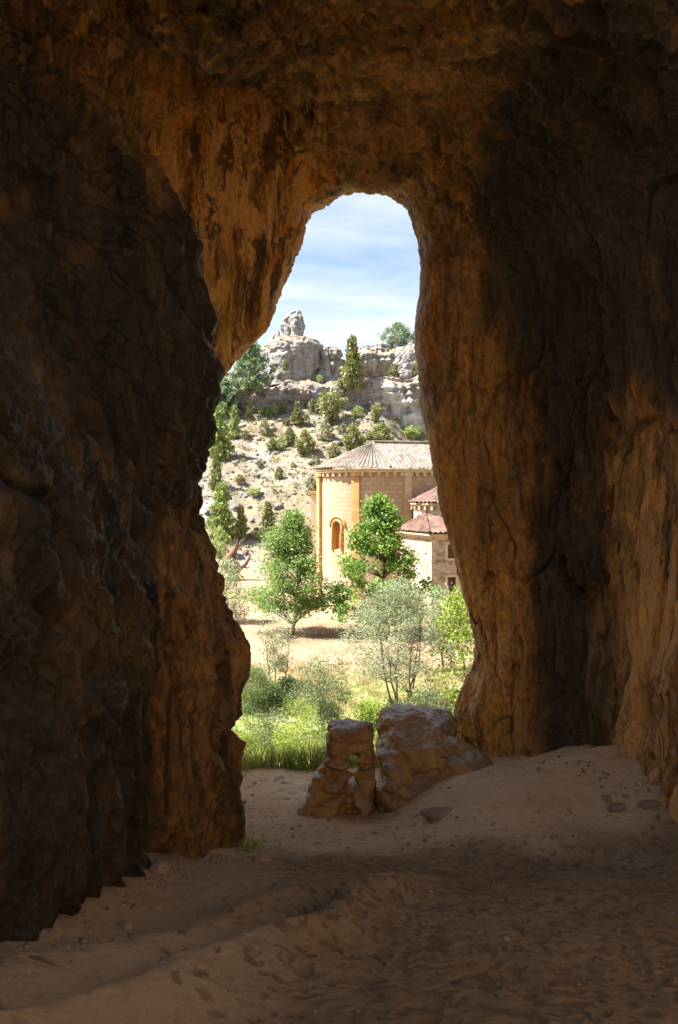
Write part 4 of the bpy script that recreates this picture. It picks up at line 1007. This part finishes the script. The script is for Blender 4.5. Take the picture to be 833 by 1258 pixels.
blades('reeds', 15000, (-5.2, 4.5, 24.2, 29.4), .7, 'reed', 1, 'bright green reeds growing along the edge of the cave path', .016)
blades('grass', 9000, (-7, 8, 24.0, 26.0), .4, 'reed', 2, 'short green grass fringing the path', .010, 'grass', 0.0)
blades('dry_grass', 16000, (-9, 10, 37, 44), .35, 'drygrass', 3, 'dry yellowish grass on the far stream bank', .012, 'grass', .0)
blades('low_plants', 20000, (-8, 9, 26.5, 38.5), .75, 'lf_bush', 4, 'mixed green ground plants round the stream pool', .02, 'ground plants', .08)
p = on_floor(309, 1046)
rs = np.random.default_rng(3); C = np.array([p[0], p[1], p[2] + .05]) + rs.normal(size=(160, 3)) * np.array([.12, .1, .03])
o = leaf_mesh('grass_tuft', C - p, .14, M['reed'], None, 5, aspect=.15, dirs=np.tile([0, 0, 1.2], (160, 1))); o.location = p; tag(o, 'small green grass tuft at the end foot of the left cave wall', 'grass tuft')

# hillside shrubs and junipers: prototypes, then copies
def copy_tree(o):
    c = o.copy(); COL.objects.link(c)
    for ch in [k for k in o.children]: d = ch.copy(); COL.objects.link(d); d.parent = c
    return c
protos = {}
def proto(key):
    return protos.get(key)
PK = {'cone': dict(name='juniper_tree', mat='lf_juniper', shape='cone', H=1, base=.02, rx=.36, n_cl=120, per=26, leaf=.09, spread=.035, trunk_r=.02),
      'fir': dict(name='conifer_tree', mat='lf_conif', shape='cone', H=1, base=.02, rx=.27, n_cl=200, per=26, leaf=.075, spread=.03, trunk_r=.02),
      'ball': dict(name='juniper_bush', mat='lf_juniper', shape='egg', H=1, base=.02, rx=.48, n_cl=110, per=26, leaf=.10, spread=.05, trunk_r=.02, stems=3),
      'scrub': dict(name='scrub_bush', mat='lf_scrub', shape='egg', H=1, base=.02, rx=.62, n_cl=80, per=22, leaf=.11, spread=.07, trunk_r=.02, stems=4),
      'open': dict(name='open_juniper', mat='lf_juniper', shape='fan', H=1, base=.08, rx=.5, n_cl=100, per=26, leaf=.085, spread=.05, trunk_r=.022, stems=4),
      'blue': dict(name='leafy_tree', mat='lf_bluish', shape='egg', H=1, base=.05, rx=.42, n_cl=190, per=34, leaf=.06, spread=.035, trunk_r=.025),
      'sky': dict(name='holm_oak', mat='lf_bluish', shape='egg', H=1, base=.08, rx=.9, n_cl=200, per=34, leaf=.065, spread=.05, trunk_r=.03, stems=4),
      'green': dict(name='green_bush', mat='lf_conif', shape='ball', H=1, base=.02, rx=.7, n_cl=90, per=26, leaf=.10, spread=.07, trunk_r=.02, stems=3)}
GROUP = 'shrubs and junipers on the rocky hillside'
def hill(px, py, h, w, key, label, Yfix=None, seed=0):
    k = PK[key]
    if Yfix: loc = W(px, py, Yfix)
    else: loc = on_terr(px, py)
    Y = loc[1]; H_ = h * Y / F; Wd = w * Y / F
    if key not in protos:
        kk = dict(k); name = kk.pop('name'); mat = kk.pop('mat'); H0 = kk.pop('H'); b0 = kk.pop('base'); rx = kk.pop('rx')
        o = plant(name, (0, 0, 0), H0, b0, rx, mat, 100 + len(protos), label, 'bush' if 'bush' in name else 'tree', group=GROUP, **kk); protos[key] = o
    else:
        o = copy_tree(protos[key])
    o.location = (loc[0], loc[1], loc[2] - .03 * H_); sx = Wd / (2 * k['rx'] * 1.1)
    o.scale = (sx, sx, H_); o.rotation_euler = (0, 0, random.Random(px * 31 + py).uniform(0, 6.28))
    tag(o, label, 'bush' if 'bush' in k['name'] else 'tree', GROUP)
for a in [
    (269, 565, 66, 30, 'fir', 'tallest pale green conifer, upper one of the stand beside the left cave wall'),
    (288, 540, 40, 17, 'fir', 'slim conifer right of the tallest one, halfway up the hillside'),
    (266, 602, 50, 20, 'cone', 'grey-olive conifer below the tallest one at the left cave wall'),
    (272, 662, 66, 34, 'fir', 'broad bright green conifer at the foot of the hill by the left cave wall'),
    (296, 664, 40, 22, 'cone', 'dark conical juniper leaning against the broad bright green conifer'),
    (271, 688, 38, 26, 'green', 'rounded light green bush above the dead wooden trunk'),
    (329, 655, 36, 26, 'cone', 'olive cone-shaped juniper at the hill foot above the light green tree'),
    (316, 662, 13, 20, 'scrub', 'low dry bush beside the olive cone-shaped juniper'),
    (343, 590, 15, 12, 'ball', 'lone small juniper in the middle of the bare slope'),
    (295, 595, 11, 18, 'scrub', 'flat dry bush on the left of the bare slope'),
    (312, 611, 9, 18, 'green', 'flat green cushion bush on the bare slope'),
    (374, 558, 27, 25, 'ball', 'dense olive juniper bush just above the left end of the church roof'),
    (356, 547, 20, 15, 'ball', 'upright bush at the right of the trio on the bare shelf'),
    (345, 553, 15, 15, 'green', 'middle bush of the trio on the bare shelf'),
    (335, 553, 14, 14, 'ball', 'leftmost bush of the trio on the bare shelf'),
    (306, 518, 24, 11, 'cone', 'narrow juniper under the left end of the lower cliff'),
    (325, 536, 18, 18, 'scrub', 'ragged dry bush on the slope under the lower cliff'),
    (365, 522, 27, 18, 'cone', 'dark juniper under the crack in the lower cliff'),
    (347, 509, 15, 18, 'scrub', 'dry bush touching the foot of the cliff below the pinnacle'),
    (327, 511, 10, 20, 'green', 'low green bush in the shade of the cliff ledge'),
    (384, 509, 16, 15, 'scrub', 'bush at the cliff foot left of the big open juniper'),
    (337, 514, 17, 9, 'ball', 'thin bush between the green ledge bush and the cliff-foot bush'),
    (377, 524, 14, 12, 'scrub', 'little bush squeezed between the dark juniper and the big open one'),
    (406, 524, 44, 40, 'open', 'big open juniper in front of the lower cliff, widest on the slope'),
    (462, 521, 24, 19, 'open', 'open juniper in front of the white cliff scar'),
    (439, 513, 13, 15, 'green', 'yellowish bush right of the big open juniper'),
    (433, 553, 30, 27, 'ball', 'greyish bush rising just behind the apex of the church roof, on its left'),
    (469, 545, 24, 30, 'ball', 'round bush behind the church roof right of the apex'),
    (505, 540, 16, 28, 'green', 'wide low bush below the white cliff scar near the right column'),
    (401, 540, 18, 26, 'scrub', 'sprawling dry bush below the big open juniper'),
    (411, 563, 18, 17, 'ball', 'bush showing over the left slope of the church roof'),
    (383, 608, 20, 20, 'scrub', 'dry bush behind the left edge of the apse'),
    (391, 574, 12, 8, 'cone', 'tiny pointed juniper above the left eave of the apse'),
    (288, 512, 12, 16, 'green', 'green bush under the grey-green trees at the left'),
    (302, 540, 10, 14, 'scrub', 'small dry bush right of the slim conifer'),
    (352, 523, 8, 12, 'scrub', 'tiny dry bush left of the dark juniper'),
    (453, 540, 10, 12, 'scrub', 'tiny dry bush between the two bushes behind the church roof'),
    (421, 532, 10, 15, 'scrub', 'tiny dry bush right of the sprawling dry one'),
    (360, 575, 6, 9, 'scrub', 'faint dry tuft below the dense olive bush'),
    (320, 575, 6, 9, 'scrub', 'faint dry tuft on the upper bare slope'),
    ]: hill(*a)
for a in [
    (309, 481, 62, 50, 'blue', 'big leafy blue-green tree growing against the left cliff', 127.5),
    (275, 505, 42, 38, 'blue', 'hazy grey-green tree beyond the conifers, left of the cliff', 128.5),
    (433, 478, 62, 36, 'cone', 'tall dark conifer standing on the cliff ledge against the sky', 129.2),
    (489, 426, 29, 44, 'sky', 'wide dark holm oak on the skyline above the cliff', 141),
    (514, 427, 25, 24, 'sky', 'smaller oak on the skyline half hidden by the right column', 142),
    (394, 438, 11, 9, 'ball', 'dark bush on the skyline beside the mushroom-shaped outcrop', 138),
    (393, 470, 9, 9, 'green', 'yellow-green bush on the ledge under the mushroom-shaped outcrop', 131),
    (350, 455, 14, 7, 'ball', 'small bush in a crack of the pinnacle tower', 130.5),
    (483, 463, 16, 12, 'ball', 'bush at the foot of the upper cliff left of the speckled buttress', 133),
    (512, 462, 18, 12, 'scrub', 'dry bush on the ledge right of the speckled buttress', 133),
    ]: hill(*a)

# dead trunk propped on poles, on the square
dl = gp(289, 82); root = empty('dead_trunk', dl); tag(root, 'weathered reddish dead tree trunk propped on poles on the sandy square', 'dead tree')
mb = MB(); q = lambda px, py, dy=0: tuple(W(px, py, 82 + dy) - np.array(dl))
mb.tube([q(273, 700), q(279, 692, .3), q(284, 684), q(288, 676, .2), q(291, 669), q(292, 661)], [.2, .62, .55, .34, .12, .02], 9)
mb.tube([q(282, 690), q(290, 693, .3), q(296, 698), q(302, 693), q(306, 686), q(309, 680)], [.4, .32, .26, .2, .13, .03], 8)
mb.tube([q(285, 683), q(280, 676), q(276, 673), q(275, 668)], [.28, .16, .08, .02], 7)
mb.tube([q(288, 676), q(293, 671, .3), q(297, 664), q(302, 661)], [.2, .11, .07, .02], 6); mb.tube([q(291, 670), q(288, 664), q(289, 659)], [.1, .06, .02], 6)
mb.tube([q(289, 692), q(293, 700), q(290, 708)], [.42, .34, .1], 7); mb.tube([q(299, 696), q(304, 698), q(308, 695)], [.12, .07, .02], 6)
mb.build('trunk', M['dead'], root, smooth=True)
for a_, b_ in (((290, 700), (301, 713)), ((287, 701), (297, 714)), ((283, 700), (293, 714))):
    mb = MB(); mb.tube([q(*a_), q(b_[0], b_[1], -.5)], [.07, .06], 6); mb.build('prop_pole', M['bark'], root, smooth=True)

# loose stones on the slope: beyond counting
def scree():
    rs = np.random.default_rng(9); n = 2400
    x = rs.uniform(-26, 22, n); y = rs.uniform(90, 129, n); z = terr(x, y); s = rs.uniform(.08, .26, n) * (1 + (rs.random(n) < .06) * 1.8)
    cube = np.array([[i, j, k] for i in (-1, 1) for j in (-1, 1) for k in (-1, 1)], float)
    V = cube[None] * rs.uniform(.5, 1, (n, 1, 3)) + rs.normal(size=(n, 8, 3)) * .22
    a = rs.uniform(0, 6.3, n)[:, None]; V = np.stack([V[..., 0] * np.cos(a) - V[..., 1] * np.sin(a), V[..., 0] * np.sin(a) + V[..., 1] * np.cos(a), V[..., 2] * .6], -1)
    V = V * s[:, None, None] + np.stack([x, y, z + s * .15], 1)[:, None]
    fq = np.array([[0, 1, 3, 2], [4, 6, 7, 5], [0, 4, 5, 1], [2, 3, 7, 6], [0, 2, 6, 4], [1, 5, 7, 3]])
    Q = (np.arange(n)[:, None, None] * 8 + fq[None]).reshape(-1, 4)
    o = npmesh('rubble', V.reshape(-1, 3), Q, M['lime'], None, smooth=False); tag(o, 'loose grey stones scattered over the hillside', 'rubble', kind='stuff')
scree()
def scrub():
    rs = np.random.default_rng(19); n = 900; x = rs.uniform(-26, 20, n); y = rs.uniform(90, 130, n)
    k = noise(np.stack([x, y, x * 0], 1), .14, 7) + .5 * noise(np.stack([x, y, x * 0], 1), .4, 8) > -.02; x, y = x[k], y[k]; z = terr(x, y); C = []; T = []
    for i in range(len(x)):
        r = rs.uniform(.25, .8); m_ = int(90 * r); C.append(np.array([x[i], y[i], z[i] + r * .35]) + rs.normal(size=(m_, 3)) * np.array([r, r, r * .35]) * .5); T.append(np.full(m_, rs.uniform(-.3, .3)))
    o = leaf_mesh('undergrowth', np.concatenate(C), .22, M['lf_scrub'], None, 77, aspect=.5, tint=np.concatenate(T)); tag(o, 'low dry scrub and grass tufts spread over the stony hillside', 'undergrowth', kind='stuff')
scrub()
def gravel():
    rs = np.random.default_rng(12); n = 2600
    x = rs.uniform(-3.2, 6.5, n); y = rs.uniform(5, 22, n); keep = noise(np.stack([x, y, x * 0], 1), .8, 6) > -.1; x, y = x[keep], y[keep]; n = len(x)
    # chips fallen along the foot of both walls
    t = rs.random(120); fx = np.interp(t, [0, .35, .7, .72, 1], [-3.05, -2.75, -1.75, 5.0, 6.0]) + np.abs(rs.normal(size=120)) * np.where(t < .71, .22, -.25); fy = np.interp(t, [0, .35, .7, .72, 1], [7.2, 12, 15.4, 19.2, 14.5]) + rs.normal(size=120) * .15
    x = np.concatenate([x, fx]); y = np.concatenate([y, fy]); n = len(x)
    s_ = rs.uniform(.006, .02, n) * (1 + (rs.random(n) < .06) * 1.5); s_[-120:] = rs.uniform(.012, .045, 120)
    ii = np.clip(np.searchsorted(ys, y), 0, len(ys) - 1); jj = np.clip(np.searchsorted(xs, x), 0, len(xs) - 1); z = H[ii, jj]
    cube = np.array([[i, j, k] for i in (-1, 1) for j in (-1, 1) for k in (-1, 1)], float)
    V = cube[None] * rs.uniform(.5, 1, (n, 1, 3)) + rs.normal(size=(n, 8, 3)) * .25; V[..., 2] *= .6
    V = V * s_[:, None, None] + np.stack([x, y, z + s_ * .2], 1)[:, None]
    fq = np.array([[0, 1, 3, 2], [4, 6, 7, 5], [0, 4, 5, 1], [2, 3, 7, 6], [0, 2, 6, 4], [1, 5, 7, 3]])
    Q = (np.arange(n)[:, None, None] * 8 + fq[None]).reshape(-1, 4)
    o = npmesh('gravel', V.reshape(-1, 3), Q, M['stone'], None, smooth=False); tag(o, 'fine stones and crumbs of earth strewn over the cave floor', 'gravel', kind='stuff')
gravel()

# ------------------------------------------------------------------ light and sky
SUN_EL, = (rad(56),)
travel = Vector((math.cos(SUN_EL) * .985, math.cos(SUN_EL) * .11, -math.sin(SUN_EL))).normalized()
L = bpy.data.lights.new('sun', 'SUN'); L.energy = 2.85; L.angle = rad(.5); L.color = (1, .95, .87)
so = bpy.data.objects.new('sun', L); COL.objects.link(so); so.rotation_euler = travel.to_track_quat('-Z', 'Y').to_euler(); so.location = (-40, 0, 80)
wd = bpy.data.worlds.new('World'); SC.world = wd; wd.use_nodes = True; t = wd.node_tree; t.nodes.clear()
bg = t.nodes.new('ShaderNodeBackground'); ow = t.nodes.new('ShaderNodeOutputWorld'); sky = t.nodes.new('ShaderNodeTexSky')
sky.sky_type = 'NISHITA'; sky.sun_disc = False; sky.sun_elevation = SUN_EL; sky.sun_rotation = math.atan2(-travel.x, -travel.y)
sky.air_density = .75; sky.dust_density = .9; sky.ozone_density = 2.5
tc = t.nodes.new('ShaderNodeTexCoord'); mp = t.nodes.new('ShaderNodeMapping'); mp.inputs['Scale'].default_value = (1.0, 1.0, 4.6); mp.inputs['Location'].default_value = (.35, .2, .62)
nz = t.nodes.new('ShaderNodeTexNoise'); nz.inputs['Scale'].default_value = 2.1; nz.inputs['Detail'].default_value = 8; nz.inputs['Roughness'].default_value = .55; nz.inputs['Distortion'].default_value = .5
mr = t.nodes.new('ShaderNodeMapRange'); mr.inputs[1].default_value = .36; mr.inputs[2].default_value = .62; mr.inputs[4].default_value = .8
mx = t.nodes.new('ShaderNodeMix'); mx.data_type = 'RGBA'; mx.inputs[7].default_value = (4.2, 4.4, 4.7, 1)
t.links.new(tc.outputs['Generated'], mp.inputs[0]); t.links.new(mp.outputs[0], nz.inputs['Vector']); t.links.new(nz.outputs[0], mr.inputs[0])
t.links.new(mr.outputs[0], mx.inputs[0]); t.links.new(sky.outputs[0], mx.inputs[6]); t.links.new(mx.outputs[2], bg.inputs[0])
bg.inputs[1].default_value = .041
t.links.new(bg.outputs[0], ow.inputs[0])

# ------------------------------------------------------------------ camera and render settings
cd = bpy.data.cameras.new('camera'); cam = bpy.data.objects.new('camera', cd); COL.objects.link(cam); SC.camera = cam
cam.location = (0, 0, CAMZ); cam.rotation_euler = (rad(90), 0, 0)
cd.sensor_fit = 'VERTICAL'; cd.sensor_height = 36; cd.sensor_width = 24; cd.lens = 36 * F / 1258
cd.shift_y = (HY - 629) / 1258; cd.clip_start = .05; cd.clip_end = 3000
SC.view_settings.view_transform = 'Standard'; SC.view_settings.look = 'None'; SC.view_settings.gamma = 1; SC.view_settings.use_curve_mapping = False
SC.view_settings.exposure = 2.75
cy = SC.cycles
cy.use_denoising = True; cy.max_bounces = 10; cy.diffuse_bounces = 7; cy.glossy_bounces = 3; cy.transmission_bounces = 4; cy.sample_clamp_indirect = 20
cy.caustics_reflective = False; cy.caustics_refractive = False
